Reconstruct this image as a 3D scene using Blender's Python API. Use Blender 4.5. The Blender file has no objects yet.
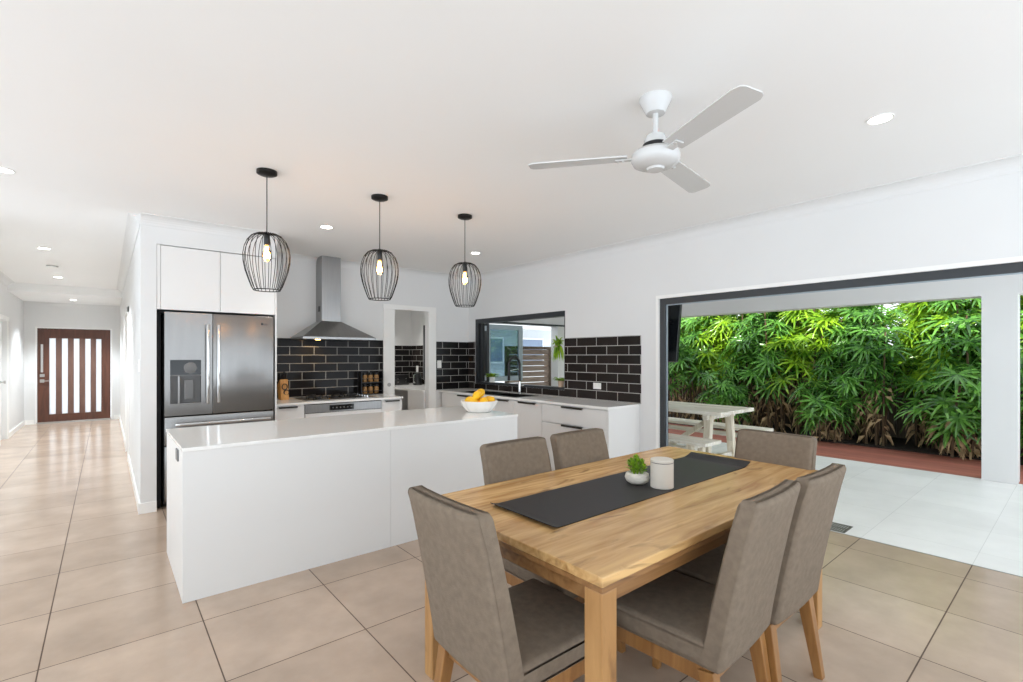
import bpy, bmesh, math, random
from mathutils import Vector, Matrix, noise
random.seed(7)
PI = math.pi
SC = bpy.context.scene
COL = SC.collection

# ------------------------------------------------------------------ materials
def lin(c):
    return tuple((v/255/12.92 if v/255 <= .04045 else ((v/255+.055)/1.055)**2.4) for v in c)

def mat(name, rgb, rough=.5, metal=0., spec=.5, var=0., vscale=6., bump=0., bscale=200., stretch=(1, 1, 1), coat=0., trans=0., var_rgb=None):
    m = bpy.data.materials.new(name); m.use_nodes = True
    nt = m.node_tree; b = nt.nodes['Principled BSDF']
    c = lin(rgb)
    b.inputs['Roughness'].default_value = rough
    b.inputs['Metallic'].default_value = metal
    b.inputs['Specular IOR Level'].default_value = spec
    b.inputs['Coat Weight'].default_value = coat
    b.inputs['Transmission Weight'].default_value = trans
    tc = nt.nodes.new('ShaderNodeTexCoord'); mp = nt.nodes.new('ShaderNodeMapping')
    mp.inputs['Scale'].default_value = stretch
    nt.links.new(tc.outputs['Object'], mp.inputs['Vector'])
    n = nt.nodes.new('ShaderNodeTexNoise'); n.inputs['Scale'].default_value = vscale; n.inputs['Detail'].default_value = 6
    nt.links.new(mp.outputs[0], n.inputs['Vector'])
    r = nt.nodes.new('ShaderNodeValToRGB')
    c2 = lin(var_rgb) if var_rgb else tuple(max(0, v*(1-var)) for v in c)
    r.color_ramp.elements[0].position = .3; r.color_ramp.elements[1].position = .7
    r.color_ramp.elements[0].color = (*c2, 1); r.color_ramp.elements[1].color = (*c, 1)
    nt.links.new(n.outputs['Fac'], r.inputs['Fac'])
    nt.links.new(r.outputs['Color'], b.inputs['Base Color'])
    if bump:
        n2 = nt.nodes.new('ShaderNodeTexNoise'); n2.inputs['Scale'].default_value = bscale; n2.inputs['Detail'].default_value = 3
        nt.links.new(mp.outputs[0], n2.inputs['Vector'])
        bp = nt.nodes.new('ShaderNodeBump'); bp.inputs['Strength'].default_value = bump; bp.inputs['Distance'].default_value = .004
        nt.links.new(n2.outputs['Fac'], bp.inputs['Height']); nt.links.new(bp.outputs[0], b.inputs['Normal'])
    return m

def emit(name, rgb, s):
    m = bpy.data.materials.new(name); m.use_nodes = True; nt = m.node_tree
    b = nt.nodes['Principled BSDF']
    b.inputs['Base Color'].default_value = (*lin(rgb), 1)
    b.inputs['Emission Color'].default_value = (*lin(rgb), 1); b.inputs['Emission Strength'].default_value = s
    return m

def tile_mat(name, axes, size, loc, c1, c2, grout, mortar, offset, rough, mottle=0., bump=.3, spec=.5, mscale=2.2, rvar=0.):
    """brick texture driven by world position; axes picks the two coordinates used"""
    m = bpy.data.materials.new(name); m.use_nodes = True; nt = m.node_tree; L = nt.links.new
    b = nt.nodes['Principled BSDF']; b.inputs['Specular IOR Level'].default_value = spec
    g = nt.nodes.new('ShaderNodeNewGeometry'); s = nt.nodes.new('ShaderNodeSeparateXYZ'); cb = nt.nodes.new('ShaderNodeCombineXYZ')
    L(g.outputs['Position'], s.inputs[0])
    for i, a in enumerate(axes):
        ad = nt.nodes.new('ShaderNodeMath'); ad.operation = 'SUBTRACT'; ad.inputs[1].default_value = loc[i]
        L(s.outputs[a], ad.inputs[0]); L(ad.outputs[0], cb.inputs[i])
    t = nt.nodes.new('ShaderNodeTexBrick')
    t.offset = offset; t.squash = 1
    t.inputs['Scale'].default_value = 1; t.inputs['Brick Width'].default_value = size[0]; t.inputs['Row Height'].default_value = size[1]
    t.inputs['Mortar Size'].default_value = mortar; t.inputs['Mortar Smooth'].default_value = .1
    t.inputs['Color1'].default_value = (*lin(c1), 1); t.inputs['Color2'].default_value = (*lin(c2), 1); t.inputs['Mortar'].default_value = (*lin(grout), 1)
    L(cb.outputs[0], t.inputs['Vector'])
    col = t.outputs['Color']
    n = nt.nodes.new('ShaderNodeTexNoise'); n.inputs['Scale'].default_value = mscale; n.inputs['Detail'].default_value = 7; n.inputs['Roughness'].default_value = .6
    L(g.outputs['Position'], n.inputs['Vector'])
    if mottle:
        r = nt.nodes.new('ShaderNodeMapRange'); r.inputs[1].default_value = .3; r.inputs[2].default_value = .7
        r.inputs[3].default_value = 1-mottle; r.inputs[4].default_value = 1+mottle
        L(n.outputs['Fac'], r.inputs[0])
        mx = nt.nodes.new('ShaderNodeMix'); mx.data_type = 'RGBA'; mx.blend_type = 'MULTIPLY'; mx.inputs['Factor'].default_value = 1
        L(col, mx.inputs['A']); L(r.outputs[0], mx.inputs['B']); col = mx.outputs['Result']
    L(col, b.inputs['Base Color'])
    rr = nt.nodes.new('ShaderNodeMapRange'); rr.inputs[3].default_value = rough; rr.inputs[4].default_value = .8
    L(t.outputs['Fac'], rr.inputs[0]); L(rr.outputs[0], b.inputs['Roughness'])
    h = nt.nodes.new('ShaderNodeMath'); h.operation = 'MULTIPLY_ADD'; h.inputs[1].default_value = -1.
    n3 = nt.nodes.new('ShaderNodeTexNoise'); n3.inputs['Scale'].default_value = 14; L(g.outputs['Position'], n3.inputs['Vector'])
    ml = nt.nodes.new('ShaderNodeMath'); ml.operation = 'MULTIPLY'; ml.inputs[1].default_value = rvar
    L(n3.outputs['Fac'], ml.inputs[0])
    L(t.outputs['Fac'], h.inputs[0]); L(ml.outputs[0], h.inputs[2])
    bp = nt.nodes.new('ShaderNodeBump'); bp.inputs['Strength'].default_value = bump; bp.inputs['Distance'].default_value = .003
    L(h.outputs[0], bp.inputs['Height']); L(bp.outputs[0], b.inputs['Normal'])
    return m

def wood_mat(name, c1, c2, dark, axis=0, board=0.11, rough=.45, grain=1., knots=True):
    """long grain along the given object axis, boards across"""
    m = bpy.data.materials.new(name); m.use_nodes = True; nt = m.node_tree; L = nt.links.new
    b = nt.nodes['Principled BSDF']; b.inputs['Roughness'].default_value = rough
    tc = nt.nodes.new('ShaderNodeTexCoord'); mp = nt.nodes.new('ShaderNodeMapping')
    s = [9, 9, 9]; s[axis] = .9
    mp.inputs['Scale'].default_value = s
    L(tc.outputs['Object'], mp.inputs[0])
    n = nt.nodes.new('ShaderNodeTexNoise'); n.inputs['Scale'].default_value = 2.2; n.inputs['Detail'].default_value = 8; n.inputs['Distortion'].default_value = 1.1
    L(mp.outputs[0], n.inputs['Vector'])
    r = nt.nodes.new('ShaderNodeValToRGB'); e = r.color_ramp.elements
    e[0].position = .32; e[0].color = (*lin(c2), 1); e[1].position = .66; e[1].color = (*lin(c1), 1)
    L(n.outputs['Fac'], r.inputs[0])
    mp2 = nt.nodes.new('ShaderNodeMapping'); s2 = [5, 5, 5]; s2[axis] = 1.6; mp2.inputs['Scale'].default_value = s2
    L(tc.outputs['Object'], mp2.inputs[0])
    n2 = nt.nodes.new('ShaderNodeTexNoise'); n2.inputs['Scale'].default_value = 1.3; n2.inputs['Detail'].default_value = 5; n2.inputs['Distortion'].default_value = 2.
    L(mp2.outputs[0], n2.inputs['Vector'])
    r2 = nt.nodes.new('ShaderNodeMapRange'); r2.inputs[1].default_value = .6; r2.inputs[2].default_value = .74; r2.inputs[3].default_value = 0; r2.inputs[4].default_value = .75 if knots else 0
    L(n2.outputs['Fac'], r2.inputs[0])
    mx = nt.nodes.new('ShaderNodeMix'); mx.data_type = 'RGBA'
    L(r2.outputs[0], mx.inputs['Factor']); L(r.outputs[0], mx.inputs['A']); mx.inputs['B'].default_value = (*lin(dark), 1)
    # board to board tone
    sp = nt.nodes.new('ShaderNodeSeparateXYZ'); L(tc.outputs['Object'], sp.inputs[0])
    dv = nt.nodes.new('ShaderNodeMath'); dv.operation = 'DIVIDE'; dv.inputs[1].default_value = board; L(sp.outputs[1 if axis == 0 else 0], dv.inputs[0])
    fl = nt.nodes.new('ShaderNodeMath'); fl.operation = 'FLOOR'; L(dv.outputs[0], fl.inputs[0])
    wn = nt.nodes.new('ShaderNodeTexWhiteNoise'); wn.noise_dimensions = '1D'; L(fl.outputs[0], wn.inputs['W'])
    r3 = nt.nodes.new('ShaderNodeMapRange'); r3.inputs[3].default_value = 1-.13*grain; r3.inputs[4].default_value = 1+.1*grain; L(wn.outputs['Value'], r3.inputs[0])
    m2 = nt.nodes.new('ShaderNodeMix'); m2.data_type = 'RGBA'; m2.blend_type = 'MULTIPLY'; m2.inputs['Factor'].default_value = 1
    L(mx.outputs['Result'], m2.inputs['A']); L(r3.outputs[0], m2.inputs['B']); L(m2.outputs['Result'], b.inputs['Base Color'])
    bp = nt.nodes.new('ShaderNodeBump'); bp.inputs['Strength'].default_value = .15; bp.inputs['Distance'].default_value = .003
    L(n.outputs['Fac'], bp.inputs['Height']); L(bp.outputs[0], b.inputs['Normal'])
    return m

def glass_mat(name, tint, refl=.25, rough=0., frost=0.):
    m = bpy.data.materials.new(name); m.use_nodes = True; nt = m.node_tree; L = nt.links.new
    nt.nodes.remove(nt.nodes['Principled BSDF']); out = nt.nodes['Material Output']
    a = nt.nodes.new('ShaderNodeBsdfTranslucent' if frost else 'ShaderNodeBsdfTransparent'); a.inputs[0].default_value = (*lin(tint), 1)
    g = nt.nodes.new('ShaderNodeBsdfGlossy'); g.inputs['Roughness'].default_value = rough
    fr = nt.nodes.new('ShaderNodeFresnel'); fr.inputs[0].default_value = 1.5
    ad = nt.nodes.new('ShaderNodeMath'); ad.operation = 'MULTIPLY_ADD'; ad.inputs[1].default_value = 1.; ad.inputs[2].default_value = refl; ad.use_clamp = True
    L(fr.outputs[0], ad.inputs[0])
    mx = nt.nodes.new('ShaderNodeMixShader'); L(ad.outputs[0], mx.inputs[0]); L(a.outputs[0], mx.inputs[1]); L(g.outputs[0], mx.inputs[2])
    L(mx.outputs[0], out.inputs[0])
    return m

def leaf_mat(name, c1, c2, rough=.32, scale=1.5):
    m = bpy.data.materials.new(name); m.use_nodes = True; nt = m.node_tree; L = nt.links.new
    b = nt.nodes['Principled BSDF']; out = nt.nodes['Material Output']; b.inputs['Roughness'].default_value = rough
    g = nt.nodes.new('ShaderNodeNewGeometry')
    n = nt.nodes.new('ShaderNodeTexNoise'); n.inputs['Scale'].default_value = scale; n.inputs['Detail'].default_value = 3
    L(g.outputs['Position'], n.inputs['Vector'])
    mr = nt.nodes.new('ShaderNodeMath'); mr.operation = 'MULTIPLY_ADD'; mr.inputs[1].default_value = .55; mr.inputs[2].default_value = -.05
    L(g.outputs['Random Per Island'], mr.inputs[0])
    ad = nt.nodes.new('ShaderNodeMath'); ad.operation = 'MULTIPLY_ADD'; ad.inputs[1].default_value = .6; L(n.outputs['Fac'], ad.inputs[0]); L(mr.outputs[0], ad.inputs[2])
    r = nt.nodes.new('ShaderNodeValToRGB'); e = r.color_ramp.elements; e[0].position = .15; e[1].position = .85
    e[0].color = (*lin(c1), 1); e[1].color = (*lin(c2), 1); L(ad.outputs[0], r.inputs[0]); L(r.outputs[0], b.inputs['Base Color'])
    t = nt.nodes.new('ShaderNodeBsdfTranslucent')
    hs = nt.nodes.new('ShaderNodeHueSaturation'); hs.inputs['Hue'].default_value = .46; hs.inputs['Value'].default_value = 1.7; L(r.outputs[0], hs.inputs['Color']); L(hs.outputs[0], t.inputs[0])
    mx = nt.nodes.new('ShaderNodeMixShader'); mx.inputs[0].default_value = .3
    L(b.outputs[0], mx.inputs[1]); L(t.outputs[0], mx.inputs[2]); L(mx.outputs[0], out.inputs[0])
    return m

M = dict(
 wall=mat('white_wall_paint', (224, 224, 223), .6, var=.02, vscale=2, bump=.03, bscale=300),
 ceil=mat('ceiling_paint', (243, 243, 242), .7, var=.015, vscale=1, bump=.02, bscale=300),
 trim=mat('white_gloss_trim', (240, 239, 236), .35, var=.01),
 cab=mat('white_satin_laminate', (228, 227, 225), .3, var=.01),
 stone=mat('white_quartz', (244, 243, 240), .12, var=.03, vscale=60),
 floor=tile_mat('beige_floor_tile', (0, 1), (.6485, .6487), (-.24-.0015, .521-.0015), (190, 169, 150), (180, 159, 140), (92, 74, 60), .0032, 0, .2, .13, .25, mscale=2.6),
 patio=tile_mat('pale_patio_tile', (0, 1), (.6485, .6487), (-.24, .521), (240, 240, 238), (234, 234, 232), (214, 214, 212), .002, 0, .42, .06, .1, mscale=2.),
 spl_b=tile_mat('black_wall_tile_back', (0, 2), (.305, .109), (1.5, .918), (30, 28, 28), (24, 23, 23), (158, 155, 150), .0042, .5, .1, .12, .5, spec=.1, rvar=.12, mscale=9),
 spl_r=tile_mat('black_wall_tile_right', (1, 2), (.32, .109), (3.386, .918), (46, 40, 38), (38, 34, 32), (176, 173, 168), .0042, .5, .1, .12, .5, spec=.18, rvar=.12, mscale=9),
 steel=mat('brushed_steel', (140, 138, 136), .24, metal=1., var=.06, vscale=3, bump=.5, bscale=1.3, stretch=(5, 1, .35)),
 steel_h=mat('brushed_hood_steel', (160, 160, 160), .3, metal=1., var=.10, vscale=3, bump=.05, bscale=60, stretch=(20, 1, 1)),
 chrome=mat('chrome', (215, 215, 215), .12, metal=1.),
 nickel=mat('satin_nickel', (180, 178, 175), .3, metal=1.),
 grey_pl=mat('grey_plastic', (112, 112, 112), .4, var=.1),
 black=mat('black_plastic', (18, 18, 19), .35, var=.2),
 black_gl=mat('black_glass', (10, 10, 11), .06),
 black_mt=mat('black_metal', (30, 28, 27), .4, metal=.6, var=.15),
 dark_al=mat('charcoal_aluminium', (52, 55, 58), .4, metal=.2, var=.08),
 pale_al=mat('pale_aluminium', (170, 182, 190), .35, metal=.2, var=.05),
 darkgap=mat('dark_body_and_gap_shade', (14, 14, 14), .7, var=.2),  # dark appliance bodies, also the painted shade in the fridge gap
 pull=mat('dark_pull', (70, 66, 62), .35, metal=.7),
 fabric=mat('taupe_upholstery', (130, 116, 101), .9, spec=.2, var=.2, vscale=38, bump=.5, bscale=420),
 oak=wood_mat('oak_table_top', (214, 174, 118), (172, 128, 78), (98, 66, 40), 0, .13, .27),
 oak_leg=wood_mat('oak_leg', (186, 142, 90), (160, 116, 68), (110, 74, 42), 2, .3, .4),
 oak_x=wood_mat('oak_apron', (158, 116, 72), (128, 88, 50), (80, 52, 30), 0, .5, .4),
 chairwood=wood_mat('honey_oak_chair', (162, 116, 66), (132, 90, 48), (100, 66, 36), 2, .5, .35, knots=False),
 door_w=wood_mat('front_door_timber', (104, 62, 44), (84, 48, 34), (60, 34, 24), 2, .4, .4, knots=False),
 door_m=wood_mat('front_door_mullion', (120, 88, 76), (104, 74, 64), (80, 54, 46), 2, .4, .4, knots=False),
 runner=mat('charcoal_runner', (38, 36, 37), .42, spec=.3, var=.12, vscale=30, bump=.1, bscale=300),
 lemon=mat('lemon_peel', (253, 204, 34), .4, var=.1, vscale=12, bump=.2, bscale=160, var_rgb=(247, 184, 14)),
 ceramic=mat('white_ceramic', (240, 238, 234), .2, var=.02),
 canister=mat('cream_canister', (208, 201, 190), .45, var=.03, vscale=30),
 lid_gap=mat('lid_grey_band', (92, 88, 84), .5),
 stonepot=mat('white_washed_stone_pot', (226, 220, 208), .7, var=.25, vscale=22, bump=.4, bscale=50, stretch=(1, 1, 3)),
 succ=leaf_mat('succulent_green', (70, 120, 20), (160, 200, 50), .4, 30),
 fern=leaf_mat('fern_green', (70, 120, 30), (150, 190, 60), .4, 20),
 leaf=leaf_mat('palm_green', (18, 62, 32), (120, 182, 80), .2, 1.6),
 leaf2=leaf_mat('young_palm_green', (56, 116, 30), (160, 200, 50), .28, 1.6),
 dryleaf=mat('dry_palm_fibre', (206, 178, 136), .8, var=.5, vscale=20),
 stem=mat('palm_cane', (104, 84, 60), .8, var=.5, vscale=25, bump=.5, bscale=60, stretch=(1, 1, .3)),
 paling=wood_mat('weathered_paling', (112, 98, 84), (84, 72, 60), (48, 40, 34), 2, .12, .8),
 slat=wood_mat('weathered_slat', (172, 156, 142), (142, 124, 112), (96, 82, 72), 0, .5, .8),
 deck=wood_mat('red_stained_decking', (178, 112, 96), (156, 92, 78), (120, 70, 60), 1, .14, .6, knots=False),
 mulch=mat('garden_mulch', (52, 42, 34), .9, var=.6, vscale=30, bump=1, bscale=60),
 whitewood=wood_mat('whitewashed_timber', (246, 242, 232), (224, 214, 196), (160, 140, 112), 1, .14, .6),
 whitewood_z=wood_mat('whitewashed_timber_leg', (240, 232, 216), (214, 200, 176), (150, 130, 104), 2, .14, .6),
 block=wood_mat('beech_block', (214, 158, 86), (190, 132, 64), (150, 98, 44), 2, .5, .4, knots=False),
 spice=mat('spice_fill', (176, 130, 74), .5, var=.4, vscale=40),
 terracotta=mat('pale_terracotta', (206, 176, 150), .7, var=.1),
 clear=glass_mat('clear_glass', (236, 244, 244), .06),
 sash=glass_mat('sash_glass', (188, 204, 212), .07),
 frost=glass_mat('frosted_glass', (255, 255, 255), .0, .3, frost=1.),
 bulbglass=glass_mat('bulb_glass', (255, 236, 205), .03),
 lamp=emit('downlight_glow', (255, 250, 240), 14),
 filament=emit('filament_glow', (255, 190, 100), 30),
 hoodlamp=emit('hood_lamp_glow', (255, 200, 120), 16),
 fan=mat('white_fan_enamel', (206, 206, 205), .22, var=.02),
 ext=mat('neighbour_render', (196, 200, 204), .7, var=.06),
 roof=mat('pale_roof_sheet', (226, 228, 228), .5, var=.05),
 extwin=mat('neighbour_window_glass', (120, 136, 158), .12, var=.1),
 soil=mat('soil', (50, 40, 30), .9, var=.4, vscale=40),
 grate=mat('drain_grate', (120, 118, 112), .45, metal=.6, var=.5, vscale=90),
 screen=mat('dark_screen', (26, 29, 32), .2, var=.1),
)

# ------------------------------------------------------------------ mesh building
class MB:
    def __init__(s): s.bm = bmesh.new()
    def _add(s, vs, fs):
        v = [s.bm.verts.new(p) for p in vs]
        for f in fs:
            try: s.bm.faces.new([v[i] for i in f])
            except ValueError: pass
        return v
    def box(s, x0, x1, y0, y1, z0, z1, bev=0., seg=2, M4=None):
        t = bmesh.new()
        bmesh.ops.create_cube(t, size=1)
        for v in t.verts:
            v.co = Vector(((x0+x1)/2+v.co.x*(x1-x0), (y0+y1)/2+v.co.y*(y1-y0), (z0+z1)/2+v.co.z*(z1-z0)))
        if bev: bmesh.ops.bevel(t, geom=t.edges[:], offset=bev, segments=seg, affect='EDGES', profile=.5)
        s._merge(t, M4); return s
    def _merge(s, t, M4=None):
        if M4 is not None: bmesh.ops.transform(t, matrix=M4, verts=t.verts[:])
        t.verts.index_update()
        s._add([v.co.copy() for v in t.verts], [[v.index for v in f.verts] for f in t.faces]); t.free()
    def bar(s, a, b, w0, w1=None, d0=None, d1=None, bev=0., up=(0, 1, 0)):
        """tapered square bar from a to b"""
        a, b = Vector(a), Vector(b); w1 = w0 if w1 is None else w1; d0 = w0 if d0 is None else d0; d1 = w1 if d1 is None else d1
        d = (b-a).normalized(); u = Vector(up); r = d.cross(u)
        if r.length < 1e-4: u = Vector((1, 0, 0)); r = d.cross(u)
        r.normalize(); u = r.cross(d).normalized()
        t = bmesh.new(); vs = []
        for p, w, e in ((a, w0, d0), (b, w1, d1)):
            for sx, sy in ((-1, -1), (1, -1), (1, 1), (-1, 1)): vs.append(t.verts.new(p+r*sx*w/2+u*sy*e/2))
        for f in ((3, 2, 1, 0), (4, 5, 6, 7), (0, 1, 5, 4), (1, 2, 6, 5), (2, 3, 7, 6), (3, 0, 4, 7)): t.faces.new([vs[i] for i in f])
        if bev: bmesh.ops.bevel(t, geom=t.edges[:], offset=bev, segments=2, affect='EDGES', profile=.5)
        s._merge(t); return s
    def lathe(s, c, prof, n=32, cap=True, M4=None, lobes=0, lamp=0.):
        t = bmesh.new(); rings = []
        for r, z in prof:
            ring = []
            for i in range(n):
                a = 2*PI*i/n; rr = max(r, 1e-4)*(1+lamp*abs(math.sin(lobes*a/2)) if lobes else 1)
                ring.append(t.verts.new((rr*math.cos(a), rr*math.sin(a), z)))
            rings.append(ring)
        for k in range(len(rings)-1):
            for i in range(n):
                j = (i+1) % n; t.faces.new((rings[k][i], rings[k][j], rings[k+1][j], rings[k+1][i]))
        if cap:
            t.faces.new(rings[0][::-1]); t.faces.new(rings[-1])
        s._merge(t, (Matrix.Translation(c) @ (M4 or Matrix()))); return s
    def tube(s, pts, r, n=8, closed=False, r1=None):
        pts = [Vector(p) for p in pts]; rings = []; N = len(pts); prev = None
        for k, p in enumerate(pts):
            if closed: d = pts[(k+1) % N]-pts[k-1]
            else: d = pts[min(k+1, N-1)]-pts[max(k-1, 0)]
            d.normalize()
            if prev is None:
                u = Vector((0, 0, 1)) if abs(d.z) < .9 else Vector((1, 0, 0))
                x = d.cross(u).normalized()
            else: x = (prev-d*prev.dot(d)).normalized()
            prev = x; y = d.cross(x); rr = r if r1 is None else r+(r1-r)*k/(N-1)
            rings.append([s.bm.verts.new(p+rr*(x*math.cos(2*PI*i/n)+y*math.sin(2*PI*i/n))) for i in range(n)])
        for k in range(N if closed else N-1):
            A, B = rings[k], rings[(k+1) % N]
            for i in range(n):
                j = (i+1) % n
                try: s.bm.faces.new((A[i], A[j], B[j], B[i]))
                except ValueError: pass
        if not closed:
            s.bm.faces.new(rings[0][::-1]); s.bm.faces.new(rings[-1])
        return s
    def sphere(s, c, r, M4=None, u=20, v=14, f=None):
        t = bmesh.new(); bmesh.ops.create_uvsphere(t, u_segments=u, v_segments=v, radius=r)
        if f:
            for q in t.verts: q.co = f(q.co)
        s._merge(t, Matrix.Translation(c) @ (M4 or Matrix())); return s
    def prism(s, poly, axis, a0, a1):
        """extrude a 2D polygon along axis (0:x 1:y 2:z)"""
        def P(p, q):
            return (q, p[0], p[1]) if axis == 0 else ((p[0], q, p[1]) if axis == 1 else (p[0], p[1], q))
        n = len(poly)
        s._add([P(p, a0) for p in poly]+[P(p, a1) for p in poly],
               [list(range(n))[::-1], list(range(n, 2*n))]+[[i, (i+1) % n, n+(i+1) % n, n+i] for i in range(n)]); return s
    def build(s, name, m, parent=None, origin=(0, 0, 0), smooth=False, angle=40):
        o = Vector(origin)
        for v in s.bm.verts: v.co -= o
        bmesh.ops.recalc_face_normals(s.bm, faces=s.bm.faces[:])
        me = bpy.data.meshes.new(name); s.bm.to_mesh(me); s.bm.free()
        if smooth:
            for p in me.polygons: p.use_smooth = True
            me.set_sharp_from_angle(angle=math.radians(angle))
        me.materials.append(M[m] if isinstance(m, str) else m)
        ob = bpy.data.objects.new(name, me); COL.objects.link(ob)
        if parent is not None: ob.parent = parent
        else: ob.location = o
        return ob

def tag(o, label, cat, group=None, kind=None):
    if label: o['label'] = label
    if cat: o['category'] = cat
    if group: o['group'] = group
    if kind: o['kind'] = kind
    return o
def thing(name, label, cat, loc=(0, 0, 0), rz=0., group=None):
    o = bpy.data.objects.new(name, None); COL.objects.link(o); o.empty_display_size = .1
    o.location = loc; o.rotation_euler = (0, 0, rz)
    return tag(o, label, cat, group)
def struct(name, mb, m, parent=None, smooth=False):
    o = mb.build(name, m, parent, smooth=smooth)
    if parent is None: o['kind'] = 'structure'
    return o
def dup(root, loc, rz, label):
    r = root.copy(); COL.objects.link(r); r.location = loc; r.rotation_euler = (0, 0, rz); r['label'] = label
    def rec(src, dst):
        for ch in list(src.children):
            c = ch.copy(); COL.objects.link(c); c.parent = dst; rec(ch, c)
    rec(root, r); return r
def lamp(name, typ, loc, power, rgb=(1, 1, 1), parent=None, **k):
    d = bpy.data.lights.new(name, typ); d.energy = power; d.color = rgb
    for a, b in k.items(): setattr(d, a, b)
    o = bpy.data.objects.new(name, d); COL.objects.link(o); o.location = loc
    if parent: o.parent = parent
    return o

# ------------------------------------------------------------------ camera
cam = bpy.data.cameras.new('camera'); co = bpy.data.objects.new('camera', cam); COL.objects.link(co)
cam.sensor_width = 36; cam.lens = 483.7/1023*36; cam.shift_y = 15/1023; cam.clip_start = .05
co.location = (0, 0, 1.45); co.rotation_euler = (PI/2, 0, -math.radians(39.95)); SC.camera = co

# ------------------------------------------------------------------ the room
CH = 2.75                   # ceiling height
XR = 4.6; XO = 4.72         # inner and outer face of the right wall
YB = 6.6                    # kitchen back wall
YF = 14.38                  # front door wall
struct('floor', MB().box(-3.4, XR, -1.9, YF+.2, -.12, 0), 'floor')
struct('ceiling_light_block', MB().box(-8.5, -3.4, -5.5, YF+.2, CH, CH+.12).box(-3.4, XO, -5.5, -1.9, CH, CH+.12), 'ceil')  # unseen overhang added left and behind to block sun and sky light
struct('ceiling', MB().box(-3.4, XO, -1.9, YF+.2, CH, CH+.12), 'ceil')
w = MB()
w.box(XR, XO, -1.9, -1.6, 0, CH).box(XR, XO, -1.6, 3.02, 2.09, CH).box(XR, XO, 3.02, 4.40, 0, CH)
w.box(XR, XO, 4.40, 6.41, 0, 1.0).box(XR, XO, 4.40, 6.41, 2.045, CH).box(XR, XO, 6.41, 7.05, 0, CH)
w.box(XR, XO, 7.05, 8.1, 0, 1.0).box(XR, XO, 7.05, 8.1, 2.03, CH).box(XR, XO, 8.1, 8.7, 0, CH)
struct('wall_right', w, 'wall')
w = MB()
w.box(.36, 3.25, YB, YB+.1, 0, CH).box(3.25, 3.84, YB, YB+.1, 2.15, CH).box(3.84, XR, YB, YB+.1, 0, CH)
struct('wall_back', w, 'wall')
struct('wall_pantry_back', MB().box(3.0, XR, 8.56, 8.66, 0, CH), 'wall')
struct('wall_pantry_left', MB().box(2.9, 3.0, YB+.1, 8.66, 0, CH), 'wall')
w = MB(); w.box(.24, .36, 5.6, 8.55, 0, CH).box(.24, .36, 8.55, 9.4, 2.06, CH).box(.24, .36, 9.4, YF, 0, CH)
struct('wall_hall_right', w, 'wall')
struct('wall_bulkhead', MB().box(.36, 1.405, 5.6, YB, 2.5, CH), 'wall')
w = MB(); w.box(-1.45, -1.33, 6.5, 11.25, 0, CH).box(-1.45, -1.33, 11.25, 12.15, 2.06, CH).box(-1.45, -1.33, 12.15, YF, 0, CH)
struct('wall_hall_left', w, 'wall')
w = MB(); w.box(-1.45, -1.14, YF, YF+.12, 0, CH).box(.085, .36, YF, YF+.12, 0, CH).box(-1.14, .085, YF, YF+.12, 2.05, CH)
struct('wall_front', w, 'wall')

def cove(axis, c, sgn, a0, a1, h=.09, CH=CH):
    """coved cornice: wall plane at c, sgn = direction into the room"""
    pts = [(c, CH), (c, CH-h)]
    for k in range(7):
        a = PI/2*k/6
        pts.append((c+sgn*(.006+(h-.006)*(1-math.cos(a))), CH-h+(h-.006)*math.sin(a)))
    pts.append((c+sgn*h, CH))
    m = MB()
    if axis == 1: m.prism(pts, 1, a0, a1)
    else: m.prism(pts, 0, a0, a1)
    return m
struct('trim_1', cove(1, XR, -1, -1.9, YB), 'wall')
struct('trim_2', cove(0, YB, -1, 1.405, XR), 'wall')
struct('trim_3', cove(0, 5.6, -1, .24, 1.405), 'wall')
struct('trim_4', cove(1, .24, -1, 5.6, 12.2), 'wall')
struct('trim_5', cove(1, -1.33, 1, 6.5, 12.2), 'wall')
struct('ceiling_entry', MB().box(-1.33, .24, 12.2, YF, 2.6, CH), 'ceil')
struct('trim_6', cove(0, YF, -1, -1.33, .24, CH=2.6), 'wall')
def skirt(*b): return MB().box(*b, bev=.003)
w = MB(); w.box(.226, .24, 5.6, 8.48, 0, .095).box(.226, .24, 9.47, YF, 0, .095).box(.226, .36, 5.586, 5.6, 0, .095)
struct('baseboard_hall_right', w, 'trim')
w = MB(); w.box(-1.33, -1.316, 6.5, 11.18, 0, .095).box(-1.33, -1.316, 12.22, YF, 0, .095)
struct('baseboard_hall_left', w, 'trim')
w = MB(); w.box(-1.33, -1.18, YF-.014, YF, 0, .095).box(.13, .24, YF-.014, YF, 0, .095)
struct('baseboard_front', w, 'trim')
struct('baseboard_right', MB().box(XR-.014, XR, 3.07, 3.24, 0, .095), 'trim')

# hall side doors
d = struct('door_2', MB().box(.245, .285, 8.552, 9.398, 0, 2.058), 'trim')
MB().box(.222, .24, 8.48, 8.55, 0, 2.13).box(.222, .24, 9.4, 9.47, 0, 2.13).box(.222, .24, 8.48, 9.47, 2.06, 2.13).build('architrave', 'trim', d)
d = struct('door_3', MB().box(-1.43, -1.395, 11.26, 12.14, 0, 2.05), 'trim')
MB().box(-1.33, -1.312, 11.18, 11.25, 0, 2.13).box(-1.33, -1.312, 12.15, 12.22, 0, 2.13).box(-1.33, -1.312, 11.18, 12.22, 2.06, 2.13).build('architrave', 'trim', d)
MB().lathe((-1.36, 12.0, 1.0), [(.024, -.035), (.024, -.028), (.009, -.026), (.009, 0), (.026, .004), (.026, .03)], 16, M4=Matrix.Rotation(PI/2, 4, 'Y')).build('door_handle', 'nickel', d, smooth=True)

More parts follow.
